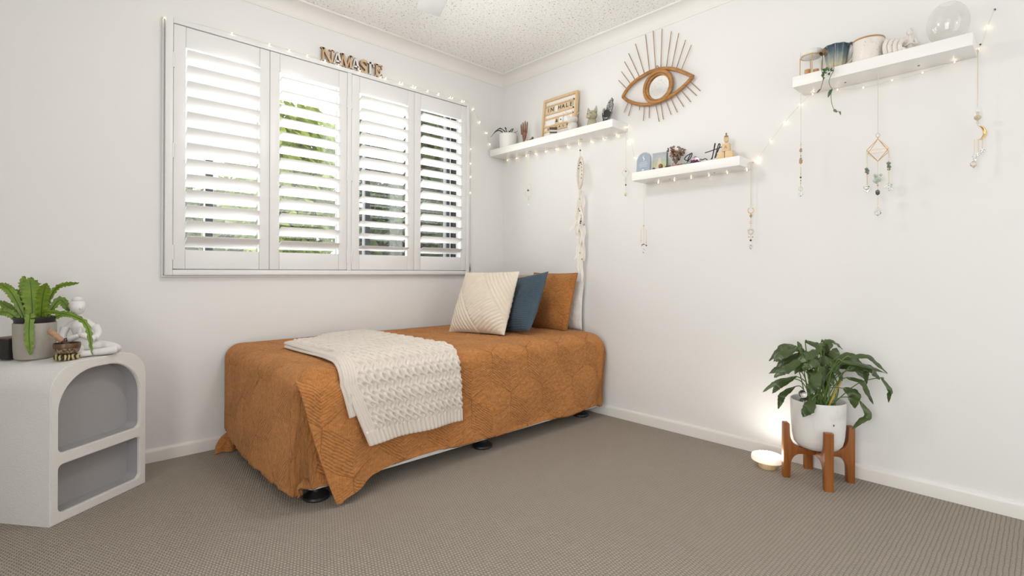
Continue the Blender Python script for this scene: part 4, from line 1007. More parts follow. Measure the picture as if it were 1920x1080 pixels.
# seated figurine
def seated(name, label, c, s, m, yaw, cat='figurine'):
    t = thing(name, label, cat, c)
    R = Matrix.Translation(c) @ Matrix.Rotation(yaw, 4, 'Z') @ Matrix.Scale(s, 4)
    def tb(pts, r, n=12, sub=5):
        P = bez(pts, sub); k = len(P); rr_ = [np.interp(i/(k-1), np.linspace(0, 1, len(r)), r) for i in range(k)]
        return [R @ p for p in P], [q*s for q in rr_], n
    body = MB()
    body.tube(*tb([(0, 0, .02), (0, .01, .16), (0, .02, .30), (0, .0, .44), (0, -.005, .56), (0, -.01, .63)], [.15, .155, .105, .12, .13, .05]), flat=.72) if False else None
    P, r, n = tb([(0, 0, .02), (0, .01, .14), (0, .02, .28), (0, .01, .42), (0, 0, .53), (0, -.005, .60), (0, -.01, .66)], [.14, .15, .10, .115, .125, .05, .042])
    body.tube(P, r, 16, flat=.75)
    for sx in (-1, 1):
        P, r, n = tb([(.10*sx, 0, .10), (.24*sx, -.10, .09), (.33*sx, -.22, .06)], [.10, .085, .06]); body.tube(P, r, 10)
        P, r, n = tb([(.33*sx, -.22, .06), (.18*sx, -.30, .05), (-.06*sx, -.30, .055)], [.062, .05, .035]); body.tube(P, r, 10)
        P, r, n = tb([(.13*sx, 0, .52), (.19*sx, -.02, .40), (.185*sx, -.06, .29)], [.045, .04, .034]); body.tube(P, r, 10)
        P, r, n = tb([(.185*sx, -.06, .29), (.11*sx, -.14, .30), (.02*sx, -.18, .34)], [.034, .03, .024]); body.tube(P, r, 10)
    body.build('body', m, t, smooth=180)
    hd = MB().ball((0, 0, 0), (1, 1, 1), 20, 14, R @ Matrix.Translation((0, -.02, .76)) @ Matrix.Diagonal((.085, .095, .11, 1))).build('head', m, t, smooth=180)
    MB().ball((0, 0, 0), (1, 1, 1), 20, 12, R @ Matrix.Translation((0, .012, .79)) @ Matrix.Diagonal((.10, .10, .10, 1))).build('hair', m, hd, smooth=180)
    MB().ball((0, 0, 0), (1, 1, 1), 16, 10, R @ Matrix.Translation((0, .045, .895)) @ Matrix.Diagonal((.065, .06, .045, 1))).build('bun', m, hd, smooth=180)
    MB().ball((0, 0, 0), (1, 1, 1), 10, 8, R @ Matrix.Translation((0, -.115, .75)) @ Matrix.Diagonal((.014, .02, .022, 1))).build('nose', m, hd, smooth=180)
    return t
seated('seated_figurine', 'tiny cream seated meditating figurine beside the glass globe', (-.085, -2.512, TC), .112, M_speck, math.radians(-75))
# glass globe
def globe_mat():
    # thin milky glass: mostly see-through, a white veil and a mirror coat
    n = NT('milky_glass'); f = n.noise(n.co(), 14, 4)
    tr = n.n('ShaderNodeBsdfTransparent', {0: (.97, .97, .96, 1)}); g = n.n('ShaderNodeBsdfGlossy', {'Roughness': .03}); d = n.n('ShaderNodeBsdfTranslucent', {0: (.9, .9, .88, 1)})
    d2 = n.n('ShaderNodeBsdfDiffuse', {0: (.88, .88, .86, 1)}); dm = n.n('ShaderNodeMixShader', {0: .5, 1: d.outputs[0], 2: d2.outputs[0]})
    a = n.n('ShaderNodeMixShader', {0: n.math('MULTIPLY', f, .42), 1: tr.outputs[0], 2: dm.outputs[0]})
    m = n.n('ShaderNodeMixShader', {0: .07, 1: a.outputs[0], 2: g.outputs[0]}); n.set(n.out.inputs[0], m.outputs[0]); return n.m
t = thing('glass_globe', 'large milky glass globe vase at the end of the shelf', 'vase', (-.082, -2.625, TC))
prof = [(.035, .001)]+[(.002+.063*math.sin(a)**.95, .082-.082*math.cos(a)*1.0) for a in [PI*(.14+.76*k/18) for k in range(19)]]
inner = [(max(r-.003, .0), z) for r, z in prof[1:]][::-1]
MB().lathe([(0, .001)]+prof, 40, Matrix.Translation((-.080, -2.628, TC))).build('bowl', globe_mat(), t, smooth=80)

# ------------------------------------------------------------------ wooden letters on the shutter head
def rect(a, b, c, d): return [(a, b), (c, b), (c, d), (a, d)]
def ribbon(pts, w):
    P = bez([(p[0], p[1], 0) for p in pts], 6); L, R = [], []
    for i, p in enumerate(P):
        t = (P[min(i+1, len(P)-1)]-P[max(i-1, 0)]).normalized(); n = Vector((-t.y, t.x, 0)); ww = w*(.62+.38*math.sin(PI*i/(len(P)-1)))
        L.append(((p+n*ww/2).x, (p+n*ww/2).y)); R.append(((p-n*ww/2).x, (p-n*ww/2).y))
    return [[L[i], L[i+1], R[i+1], R[i]] for i in range(len(P)-1)]
GL = {
 'N': [rect(.10, 0, .22, 1), [(.06, 1), (.30, 1), (.92, 0), (.74, 0)], rect(.80, 0, .92, 1), rect(0, 0, .34, .09), rect(-.02, .91, .26, 1), rect(.64, .91, 1.05, 1)],
 'A': [[(.42, 1), (.60, 1), (1.0, 0), (.76, 0)], [(.40, .98), (.52, .98), (.20, 0), (.06, 0)], rect(.24, .28, .76, .40), rect(-.06, 0, .32, .08), rect(.66, 0, 1.08, .08)],
 'M': [[(.04, 1), (.16, 1), (.18, 0), (.08, 0)], [(.04, 1), (.30, 1), (.56, .12), (.48, 0), (.44, 0)], [(.46, 0), (.54, 0), (.86, 1), (.74, 1)], rect(.74, 0, .92, 1), rect(-.04, .92, .22, 1), rect(.76, .92, 1.02, 1), rect(-.02, 0, .28, .08), rect(.66, 0, 1.02, .08)],
 'S': ribbon([(.86, .74), (.66, .93), (.34, .90), (.20, .70), (.46, .54), (.74, .38), (.74, .14), (.44, .05), (.10, .26)], .24)+[rect(.80, .68, .90, .98), rect(.06, .02, .16, .34)],
 'T': [rect(.38, 0, .62, 1), rect(-.02, .87, 1.02, 1), [(-.02, .68), (.08, .68), (.14, .9), (-.02, .9)], [(1.02, .68), (.92, .68), (.86, .9), (1.02, .9)], rect(.24, 0, .76, .08)],
 'E': [rect(.12, 0, .38, 1), rect(0, 0, .96, .10), rect(0, .90, .92, 1), rect(.3, .46, .66, .56), [(.84, .68), (.92, .68), (.92, 1), (.76, .92)], [(.86, .32), (.96, .32), (.96, 0), (.78, .08)], rect(.60, .36, .68, .66)],
}
M_lface = wood('letter_face', (.50, .34, .19), (.66, .48, .30), 40, 2, .6); M_lwhite = mat('letter_white', (.76, .74, .72), .6); M_ledge = wood('letter_edge', (.20, .09, .035), (.36, .18, .08), 60, 2, .6)
pos = [('N', -1.436, .078), ('A', -1.366, .066), ('M', -1.316, .074), ('A', -1.252, .062), ('S', -1.200, .058), ('T', -1.152, .052), ('E', -1.098, .056)]
names = ['first wooden letter N of the word above the shutters', 'white letter A between the wooden N and M', 'wooden letter M in the middle of the word above the shutters', 'white letter A between the wooden M and S', 'wooden letter S standing on the shutter frame', 'white letter T between the wooden S and E', 'last wooden letter E of the word above the shutters']
for i, (ch, x, wd) in enumerate(pos):
    hgt = .081; whit = i in (1, 3, 5)
    yy = -.012 if whit else -.0165      # alternate letters stand a little behind one another
    t = thing('wooden_letter', names[i], 'letter', (x+wd/2, -.018, FZ1+.0005), 'letters above the shutters')
    for part, d0, d1, m, gr in (('block', 0, .0115, M_ledge, 0), ('face', .0115, .0135, M_lwhite if whit else M_lface, 0)):
        mb = MB()
        for pl in GL[ch]:
            mb.prism([(p[0]*wd, p[1]*hgt) for p in pl], d1-d0, frame_M((x, yy-d0, FZ1+.0005), (1, 0, 0), (0, 0, 1), (0, -1, 0)))
        mb.build(part, m, t, smooth=30)

# small glass vial by the shutter corner
t = thing('glass_vial', 'small clear vial with a green sprig hanging by the shutter corner', 'vial', (-.330, -.014, .886))
MB().lathe([(0, 0), (.008, 0), (.009, .004), (.009, .055), (.006, .062), (.006, .068), (.005, .068), (.005, .06), (.008, .053), (.008, .004), (0, .003)], 16, Matrix.Translation((-.330, -.014, .888))).build('tube', M_glass, t, smooth=60)
leaf_mesh(MB(), [Vector((-.331, -.014, .892)), Vector((-.329, -.014, .915)), Vector((-.331, -.014, .938))], .005, up=Vector((0, -1, 0))).build('sprig', mat('olive_sprig', (.10, .10, .03), .6), t, smooth=60)
MB().tube([(-.330, -.012, .955), (-.331, -.006, .972), (-.332, -.003, .99)], .0008, 5).build('string', M_wire, t)

# ------------------------------------------------------------------ arched cabinet
ca = math.radians(37.5); CS = Vector((math.cos(ca), math.sin(ca), 0)); CB = Vector((-math.sin(ca), math.cos(ca), 0)); CO = Vector((-2.589, -.502, 0))
CW, CH, CD = .386, .566, .318
cab = thing('arched_cabinet', 'white textured cabinet with an arched cubby above a low cubby', 'cabinet', tuple(CO+CS*CW/2+CB*CD/2))
CMt = frame_M(CO, CS, UZ, -CB)       # x across the front, y up, z out of the front
def arch(x0, x1, y0, y1, rt, rb, n=14):
    out = []
    for cx, cy, r, a0 in ((x0+rb, y0+rb, rb, 180), (x1-rb, y0+rb, rb, 270), (x1-rt, y1-rt, rt, 0), (x0+rt, y1-rt, rt, 90)):
        for k in range(n+1):
            a = math.radians(a0+90*k/n); out.append((cx+r*math.cos(a), cy+r*math.sin(a)))
    return out
outer = [(0, .0), (CW, .0)]+[(CW-.105+.105*math.cos(a), CH-.105+.105*math.sin(a)) for a in [PI/2*k/14 for k in range(15)]]+[(.105+.105*math.cos(a), CH-.105+.105*math.sin(a)) for a in [PI/2+PI/2*k/14 for k in range(15)]]
hole1 = arch(.029, .357, .246, .532, .140, .022); hole2 = arch(.029, .357, .034, .206, .018, .022)
bm = bmesh.new()
for lp in (outer, hole1, hole2):
    vs = [bm.verts.new((p[0], p[1], 0)) for p in lp]
    for k in range(len(vs)):
        if (vs[k].co-vs[(k+1) % len(vs)].co).length > 1e-7: bm.edges.new((vs[k], vs[(k+1) % len(vs)]))
bmesh.ops.remove_doubles(bm, verts=list(bm.verts), dist=1e-6)
bmesh.ops.triangle_fill(bm, use_beauty=True, use_dissolve=False, edges=list(bm.edges))
r = bmesh.ops.extrude_face_region(bm, geom=list(bm.faces))
for e in r['geom']:
    if isinstance(e, bmesh.types.BMVert): e.co.z -= CD
bmesh.ops.recalc_face_normals(bm, faces=list(bm.faces))
rim = [e for e in bm.edges if e.is_manifold and abs(e.verts[0].co.z) < 1e-6 and abs(e.verts[1].co.z) < 1e-6 and e.calc_face_angle(0) > 1.2]
bmesh.ops.bevel(bm, geom=rim, offset=.003, segments=2, affect='EDGES')
M_cab = mat('cabinet_plaster', (.74, .72, .695), .8, bump=.45, bs=190, bd=.0035)
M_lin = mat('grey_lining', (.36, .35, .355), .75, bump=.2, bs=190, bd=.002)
MB().bm(bm, CMt).build('body', M_cab, cab, smooth=35)
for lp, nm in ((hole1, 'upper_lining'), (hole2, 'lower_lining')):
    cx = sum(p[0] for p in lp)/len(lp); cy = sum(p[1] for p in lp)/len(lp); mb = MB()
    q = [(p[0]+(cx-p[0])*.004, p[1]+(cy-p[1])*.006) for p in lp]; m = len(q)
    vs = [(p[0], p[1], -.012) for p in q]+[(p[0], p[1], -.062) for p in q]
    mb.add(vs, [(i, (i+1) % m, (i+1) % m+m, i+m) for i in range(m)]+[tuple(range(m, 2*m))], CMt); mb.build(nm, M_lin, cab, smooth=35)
def cabp(s, d, z=0): return CO+CS*s+CB*d+UZ*(CH+z)

# potted fern
fc = cabp(.115, .213, 0)
t = thing('potted_fern', 'wavy-edged green fern in a stone grey pot on the cabinet', 'fern', tuple(fc))
FM = Matrix.Translation(fc) @ Matrix.Diagonal((.73, .73, 1, 1))
MB().lathe([(0, .001), (.074, .001), (.080, .006), (.0835, .04), (.086, .132), (.084, .135), (.081, .132), (.079, .02), (0, .018)], 40, FM).build('pot', mat('stone_grey', (.385, .355, .31), .8, var=.08, vs=50, bump=.2, bs=200), t, smooth=50)
MB().lathe([(.068, .06), (.0795, .125), (.0815, .146), (.084, .148), (.084, .156), (.080, .157), (.077, .150), (.075, .12), (0, .118)], 40, FM).build('nursery_pot', mat('black_pot', (.022, .020, .020), .5), t, smooth=50)
def fern_mat():
    n = NT('fern_green'); f = n.noise(n.co(), 22, 3); n.base(n.mix(f, (.045, .12, .006), (.25, .37, .022))); n.b.inputs['Roughness'].default_value = .38
    n.bump(n.noise(n.co(), 60, 3), .3, .004); return n.m
VDf = Vector((fc.x+2.6465, fc.y+2.8988, 0)).normalized(); M_fern = fern_mat(); M_fern_rib = mat('fern_rib', (.05, .10, .02), .5)
for i, (a, m, e, w) in enumerate(FERN):
    P = bez([Vector(a)-UZ*.012, Vector(m), Vector(e)], 14)
    if i == 10: P = bez([fc+UZ*.150-VDf*.02-RV*.016, fc-VDf*.064-RV*.018+UZ*.170, fc-VDf*.084-RV*.022+UZ*.10, fc-VDf*.080-RV*.016+UZ*.022], 10)
    if i == 9: P = bez([fc+UZ*.145+RV*.01, fc+RV*.048+UZ*.176-VDf*.02, Vector(m)+UZ*.012, Vector(e)], 12)
    L = len(P); rows = []
    facing = (Vector((-2.6465, -2.8988, 1.5))-Vector(m)).normalized(); q = random.Random(i); ph = q.uniform(0, 6)
    if i in (6, 9): w = max(w, .0085)
    for k, p in enumerate(P):
        s = k/(L-1); tan = (P[min(k+1, L-1)]-P[max(k-1, 0)]).normalized()
        sd = tan.cross(facing).normalized(); nn = sd.cross(tan)
        env = w*min(1, .30+1.6*s)*(1 if s < .8 else max(.06, (1-s)/.2)**.6)
        ruf = .34 if w < .012 else .22
        row = []
        for c in (-1, -.72, -.3, 0, .3, .72, 1):
            jag = 1+(ruf*math.sin(k*2.6+ph+c*1.3) if abs(c) == 1 else 0)
            up_ = nn*(abs(c)**2*w*.16+(w*.34*math.sin(k*2.05+ph+(2 if c > 0 else 0))*max(0, abs(c)-.3)))
            row.append(tuple(p+sd*env*c*jag+up_))
        rows.append(row)
    fr = MB().sheet(np.array(rows)).build('frond', M_fern, t, smooth=180)
    MB().tube([p-facing*-.0006 for p in P[:-2]], [.0016*(1-.7*k/L) for k in range(L-2)], 5).build('midrib', M_fern_rib, fr)

# seated yoga statue
def statue():
    base = cabp(.205, .100, .006); t = thing('yoga_statue', 'white matte statue of a seated woman with hair bun on cabinet', 'statue', tuple(base))
    m = mat('matte_white', (.77, .75, .735), .65)
    def L(x, z, d=0): return base+RV*(x/480)+UZ*(z/480)+DV*(d/480)        # x sideways, z up, d away
    def tb(mb, pts, r, n=14, flat=1.0):
        Pp = bez([L(*q) for q in pts], 6); k = len(Pp); mb.tube(Pp, [float(np.interp(i/(k-1), np.linspace(0, 1, len(r)), r))/480 for i in range(k)], n, flat=flat)
    b = MB()
    tb(b, [(-2, 6, 4), (-4, 22, 4), (-7, 38, 4), (-8, 50, 4), (-11, 58, 5), (-14, 64, 6)], [19, 19, 13.5, 17, 15, 6], 18)      # hips to shoulders
    tb(b, [(-29, 49, -8), (-20, 54, -2), (-10, 56, 4), (0, 54, 10), (9, 49, 17)], [3, 8, 9, 8, 3], 12)                                                          # shoulder line
    tb(b, [(-14, 62, 6), (-16, 70, 6), (-16, 78, 4)], [6.5, 5.5, 6], 12)                                                        # neck
    tb(b, [(-28, 50, -8), (-29, 36, -13), (-26, 24, -16)], [7, 6, 5.5]); tb(b, [(-26, 24, -16), (-12, 30, -20), (2, 36, -14)], [5.5, 5, 3.5])
    tb(b, [(8, 50, 17), (17, 38, 12), (19, 28, 2)], [6.5, 6, 5.5]); tb(b, [(19, 28, 2), (10, 33, -8), (2, 38, -12)], [5.5, 4.8, 3.5])
    tb(b, [(2, 37, -13), (3, 43, -13), (4, 49, -13)], [4, 3.6, 1.5], 8)                                                         # joined hands
    tb(b, [(0, 10, 8), (26, 11, 14), (50, 9, 10), (58, 8, 6)], [14, 11.5, 9, 7]); tb(b, [(58, 8, 6), (38, 5, -6), (16, 4, -16)], [7.5, 6.5, 4.5])
    tb(b, [(-4, 10, -6), (-2, 9, -26), (4, 7, -40)], [14, 11, 8]); tb(b, [(4, 7, -40), (18, 5, -30), (30, 4, -18)], [8, 6.5, 4.5])
    b.build('body', m, t, smooth=180)
    h = MB().ball((0, 0, 0), (1, 1, 1), 22, 16, Matrix.Translation(L(-15, 86, 3)) @ Matrix.Diagonal((11.5/480, 11.5/480, 13.5/480, 1))).build('head', m, t, smooth=180)
    hair = MB().ball((0, 0, 0), (1, 1, 1), 22, 14, Matrix.Translation(L(-18, 90, 6)) @ Matrix.Diagonal((13/480, 13/480, 11.5/480, 1)))
    hair.ball((0, 0, 0), (1, 1, 1), 16, 10, Matrix.Translation(L(-22, 80, 7)) @ Matrix.Diagonal((8/480, 8/480, 8/480, 1))); hair.build('hair', m, h, smooth=180)
    MB().ball((0, 0, 0), (1, 1, 1), 16, 10, Matrix.Translation(L(-17, 101, 5)) @ Matrix.Diagonal((8.5/480, 8.5/480, 5.5/480, 1))).build('bun', m, h, smooth=180)
    MB().ball(tuple(L(-4.5, 85, -3)), (2/480, 2/480, 2.4/480), 10, 8).build('nose', m, h, smooth=180)
statue()
# singing bowl, its cushion and mallet
bc = cabp(.108, .062, 0)
def cush_mat():
    n = NT('brocade'); wv = n.n('ShaderNodeTexWave', {'Vector': n.co(), 'Scale': 22.0, 'Distortion': 9.0, 'Detail': 1.0}); n.base(n.ramp(wv.outputs[1], [(.48, (.012, .011, .010)), (.55, (.50, .40, .15))])); n.b.inputs['Roughness'].default_value = .5; return n.m
t = thing('ring_cushion', 'round black and gold brocade cushion under the singing bowl', 'cushion', tuple(bc))
MB().lathe([(0, .001), (.040, .001), (.047, .006), (.047, .016), (.040, .022), (0, .021)], 36, Matrix.Translation(bc) @ Matrix.Diagonal((.80, .80, 1, 1))).build('pad', cush_mat(), t, smooth=60)
t = thing('singing_bowl', 'bronze singing bowl resting on its brocade cushion', 'bowl', tuple(bc+UZ*.0225))
def bowl_mat():
    n = NT('aged_bronze'); x, y, z = n.xyz(n.co()); f = n.noise(n.co(), 170, 3, .6)
    lowr = n.math('LESS_THAN', z, .022); n.base(n.mix(n.math('MULTIPLY', lowr, f), (.17, .105, .065), (.42, .30, .20))); n.set(n.b.inputs['Base Color'], n.mix(n.math('MULTIPLY', lowr, n.math('GREATER_THAN', f, .52)), (.15, .09, .055), (.45, .34, .24)))
    n.b.inputs['Metallic'].default_value = .6; n.b.inputs['Roughness'].default_value = .38; return n.m
MB().lathe([(0, 0), (.034, 0), (.046, .008), (.052, .020), (.0535, .030), (.052, .040), (.0495, .040), (.050, .028), (.045, .012), (.032, .005), (0, .005)], 40, Matrix.Translation(bc+UZ*.0225) @ Matrix.Diagonal((.76, .76, 1, 1))).build('bowl', bowl_mat(), t, smooth=50)
t = thing('mallet', 'short wooden mallet leaning in the singing bowl', 'mallet', tuple(bc+UZ*.03))
m0 = bc+RV*.008+UZ*.048; m1 = bc-RV*.066+UZ*.108; dd = (m1-m0).normalized()
MB().tube([m0+dd*.030, m0+dd*.033, m1-dd*.004, m1], [.0085, .0100, .0100, .008], 16).build('grip', wood('mallet_wood', (.36, .19, .11), (.50, .29, .18), 60, 0), t, smooth=50)
MB().tube([m0, m0+dd*.028], [.0085, .0090], 14).build('leather_end', mat('dark_leather', (.05, .035, .03), .6), t, smooth=50)
MB().tube([m0+dd*.026+UZ*.010, m0+dd*.020+UZ*.020+RV*.004, m0+dd*.010+UZ*.014], .0022, 6).build('loop', M_black, t)
# dark box at the frame edge
t = thing('dark_box', 'dark box with a brown lid standing behind the fern pot', 'box', tuple(cabp(.098, .300)))
KM = frame_M(cabp(.098, .300, .0005), CS, CB, UZ)
MB().box((0, 0, .037), (.070, .075, .074), .002, KM).build('case', mat('dark_case', (.016, .014, .013), .6), t, smooth=30)
MB().box((0, 0, .077), (.072, .077, .005), .001, KM).build('lid', mat('brown_lid', (.13, .075, .05), .5), t, smooth=30)

# ------------------------------------------------------------------ lily in a pot on a wooden stand
LC = Vector((-.148, -2.2045, 0))
M_teak = wood('teak', (.19, .055, .008), (.37, .128, .022), 45, 2, .42)
st = thing('plant_stand', 'four-legged orange-brown wooden plant stand by the wall', 'plant stand', tuple(LC))
out = [(.139, 0), (.139, .236), (.136, .239), (.118, .239), (.115, .236), (.1135, .195)]
out += [(.1135-.045*(1-math.cos(a)), .195-.058*math.sin(a)) for a in [PI/2*k/8 for k in range(1, 9)]]
out += [(.0, .137), (.0, .108), (.070, .108)]+[(.070+.040*math.sin(a), .108-.050*(1-math.cos(a))) for a in [PI/2*k/8 for k in range(1, 9)]]+[(.112, 0)]
for a in (33, 123, 213, 303):
    d = Vector((math.cos(math.radians(a)), math.sin(math.radians(a)), 0)); s = Vector((-d.y, d.x, 0))
    MB().prism(out, .034, frame_M(LC-s*-.017, d, UZ, d.cross(UZ)), .0015).build('leg', M_teak, st, smooth=30)
t = thing('potted_lily', 'leafy green lily in a white pot held by the wooden stand', 'plant', tuple(LC+UZ*.1375))
def wpot():
    n = NT('white_pot'); f = n.noise(n.co(), 12, 4, .6); n.base(n.ramp(f, [(.55, (.77, .755, .73)), (.80, (.63, .59, .53))])); n.b.inputs['Roughness'].default_value = .6; n.bump(n.noise(n.co(), 120, 3), .15, .002); return n.m
PMx = Matrix.Translation(LC+UZ*.1375) @ Matrix.Diagonal((.955, .955, 1, 1))
MB().lathe([(0, 0), (.062, 0), (.082, .007), (.097, .024), (.104, .05), (.1085, .10), (.1115, .205), (.1095, .209), (.1055, .207), (.104, .18), (.100, .165), (0, .165)], 48, PMx).build('pot', wpot(), t, smooth=60)
MB().lathe([(0, .182), (.05, .184), (.1035, .176), (.1035, .170)], 32, PMx).build('soil', M_soil, t, smooth=60)
sp = tag(MB().box((0, 0, 0), (.004, .0006, .008), 0, frame_M(LC+Vector((-.075, -.0805, .265)), RV, DV, UZ)).build('stamp', M_black, t), None)
M_stalk = mat('lily_stalk', (.13, .22, .05), .5); M_yel = mat('yellow_stalk', (.55, .36, .05), .5)
def lily_mat():
    n = NT('lily_leaf'); f = n.noise(n.co(), 18, 3); n.base(n.mix(f, (.022, .045, .012), (.085, .125, .030))); n.b.inputs['Roughness'].default_value = .32
    n.bump(n.noise(n.co(), 55, 3), .35, .004); return n.m
M_lily = lily_mat()
rr = random.Random(11)
soil = LC+UZ*.318
def lily_leaf(a, m, e, w, i):
    a, m, e = [Vector((min(p[0], -.016), p[1], p[2])) for p in (a, m, e)]
    tow = (Vector((-2.6465, -2.8988, .9))-m).normalized()
    up = (UZ*.75+tow*.75+Vector((0, 0, rr.uniform(-.2, .2)))).normalized()
    P = [a, m, (m+e)/2+UZ*.004, e]
    mb = leaf_mesh(MB(), P, w*1.25, fold=-.12, wave=.40, up=up, lance=True, ph=i*1.7)
    mb.v = [(min(v[0], -.004), v[1], v[2]) for v in mb.v]
    lf = mb.build('leaf', M_lily, t, smooth=70)
    b = soil+Vector((rr.uniform(-.035, .03), rr.uniform(-.04, .04), 0))
    mid = (b*.45+a*.55)+UZ*.03
    MB().tube(bez([b, mid, a, a+(m-a)*.25], 5), .0021, 6).build('stalk', M_stalk, lf)
for i, (a, m, e, w) in enumerate(LILY): lily_leaf(a, m, e, w, i)
for i in range(22):                                   # inner leaves filling the crown
    th = rr.uniform(0, 2*PI); r0 = rr.uniform(.03, .08); h = rr.uniform(.46, .57)
    d = RV*math.cos(th)-DV*abs(math.sin(th))*.55 if i % 3 else RV*math.cos(th)+DV*.25
    a = LC+d*r0+UZ*h; m = a+d*.06+UZ*.015; e = a+d*rr.uniform(.10, .14)-UZ*rr.uniform(.02, .07)
    lily_leaf(a, m, e, rr.uniform(.018, .026), 40+i)
for i in range(10):
    b = soil+RV*rr.uniform(-.02, .045)-DV*rr.uniform(.0, .05); MB().tube(bez([b, b+RV*rr.uniform(-.02, .03)+UZ*.08, b+RV*rr.uniform(-.05, .06)+UZ*.16], 5), .0026, 6).build('stalk', M_stalk, t)
MB().tube(bez([soil+RV*.012-DV*.05, soil+RV*.035-DV*.055+UZ*.06, soil+RV*.078-DV*.05+UZ*.135], 6), [.004]*7+[.0035]*4+[.002]*2, 8).build('yellow_stalk', M_yel, t)
for k, (dx, h, r) in enumerate(((-.078, .375, .017), (-.072, .345, .019))):
    p = LC+RV*dx-DV*.022+UZ*h
    g = thing('glass_bulb', ('upper' if k == 0 else 'lower')+' clear glass watering bulb among the lily stalks', 'glass bulb', tuple(p-UZ*r), 'glass bulbs in the lily pot')
    MB().ball(tuple(p), r, 20, 14).build('globe', M_crystal, g, smooth=180)
    MB().tube([p-UZ*r*.9, p-UZ*(h-.322)+RV*.012], .004, 8).build('spike', M_crystal, g)

# disc lamp on the carpet
lc = Vector((-.172, -2.006, 0))
t = thing('disc_lamp', 'glowing round crystal disc lamp on a small wooden foot', 'lamp', tuple(lc))
MB().lathe([(0, .0005), (.038, .0005), (.040, .003), (.040, .030), (.038, .033), (0, .033)], 32, Matrix.Translation(lc)).build('foot', M_pale, t, smooth=40)
LM = Matrix.Translation(lc+UZ*.0335) @ Matrix.Rotation(math.radians(1.0), 4, 'X')
MB().lathe([(.062, .0232), (.050, .0238), (0, .0238)], 48, LM).build('glow_top', mat('glowing_crystal', (1, .95, .86), .4, emit=20), t, smooth=50)
MB().lathe([(0, 0), (.065, 0), (.068, .002), (.069, .006), (.069, .019), (.0675, .0225), (.062, .0232)], 48, LM).build('disc', mat('crystal_rim', (.92, .84, .70), .35, var=.12, vs=60, emit=.5), t, smooth=50)

# ------------------------------------------------------------------ ceiling fan
hub = Vector((-1.455, -1.350, 0))
t = thing('ceiling_fan', 'white ceiling fan with one blade tip showing at the top', 'fan', (hub.x, hub.y, ZC))
M_fan = mat('fan_grey', (.50, .495, .485), .4)
MB().lathe([(0, ZC-.0005), (.07, ZC-.0005), (.06, ZC-.05), (.015, ZC-.06), (.015, ZC-.10), (.10, ZC-.115), (.115, ZC-.16), (.09, ZC-.205), (0, ZC-.21)], 32, Matrix.Translation(hub)).build('motor', M_fan, t, smooth=40)
MB().lathe([(0, ZC-.30), (.05, ZC-.295), (.085, ZC-.27), (.10, ZC-.235), (.095, ZC-.209), (0, ZC-.209)], 28, Matrix.Translation(hub)).build('fill_shade', mat('fill_glow', (1, .965, .92), .4, emit=2.5), t, smooth=60)  # glowing shade added below the motor around the fill light
for k in range(3):
    a = math.radians(66.5+120*k); d = Vector((math.cos(a), math.sin(a), 0)); s = Vector((-d.y, d.x, 0))
    FMx = frame_M(hub+UZ*(ZC-.185), d, s, UZ) @ Matrix.Rotation(math.radians(7), 4, 'X')
    MB().prism([(.13, -.05), (.30, -.066), (.66, -.062), (.668, -.05), (.668, .05), (.66, .062), (.30, .066), (.13, .05)], .006, FMx, .0015).build('blade', M_fan, t, smooth=30)

# ------------------------------------------------------------------ hung ornaments
M_chain = mat('fine_chain', (.62, .52, .38), .4, .5); M_cord = mat('cream_cord', (.72, .66, .56), .8)
M_gstone = mat('green_stone', (.16, .20, .15), .5, var=.4, vs=120); M_pgreen = mat('pale_green_crystal', (.52, .60, .52), .2, var=.2, vs=90)
M_cstone = mat('copper_stone', (.46, .30, .17), .4, var=.3, vs=120); M_dstone = mat('dark_stone', (.07, .06, .05), .4); M_pearl = mat('pearl', (.85, .82, .78), .2)
def P(x, y, z): return Vector((x, y, z))
class Hang:
    def __init__(s, label, x, y, z):
        s.x, s.y = x, y; s.t = thing('suncatcher', label, 'suncatcher', (x, y, z), 'crystal suncatchers hanging from the shelves')
    def at(s, z, dy=0, dx=0): return Vector((s.x+dx, s.y+dy, z))
    def chain(s, z0, z1, dy0=0, dy1=None, dx0=0, dx1=None, m=None, r=.0012):
        dy1 = dy0 if dy1 is None else dy1; dx1 = dx0 if dx1 is None else dx1
        MB().tube([s.at(z0, dy0, dx0), s.at(z1, dy1, dx1)], r, 6).build('chain', m or M_chain, s.t)
    def bead(s, z, r, m, dy=0, dx=0, nm='bead'): MB().ball(tuple(s.at(z, dy, dx)), r, 12, 8).build(nm, m, s.t, smooth=180)
    def stone(s, z, r, m, dy=0, dx=0, hz=1.0, nm='stone'): MB().gem(tuple(s.at(z, dy, dx)), r, hz).build(nm, m, s.t, smooth=0)
    def ring(s, z, R, r=.0011, m=None, dy=0, arc=(0, 360), nm='ring'):
        a0, a1 = arc; pts = [s.at(z+R*math.sin(math.radians(a)), dy+R*math.cos(math.radians(a))*.72, -R*.69*math.cos(math.radians(a))) for a in np.linspace(a0, a1, 29)]
        MB().tube(pts, r, 6, cap=(a1-a0) < 359).build(nm, m or M_gold, s.t, smooth=180)
    def moon(s, z, R, wmax, a0, a1, m=None):
        A = np.linspace(a0, a1, 25); pts = [s.at(z+R*math.sin(math.radians(a)), -R*math.cos(math.radians(a))*.72, R*.69*math.cos(math.radians(a))) for a in A]
        MB().tube(pts, [wmax*max(.08, math.sin(PI*k/24)) for k in range(25)], 8, flat=.8).build('crescent', m or M_gold, s.t, smooth=180)
h = Hang('small ring suncatcher under the long shelf near the corner', -.08, -.36, 1.367)
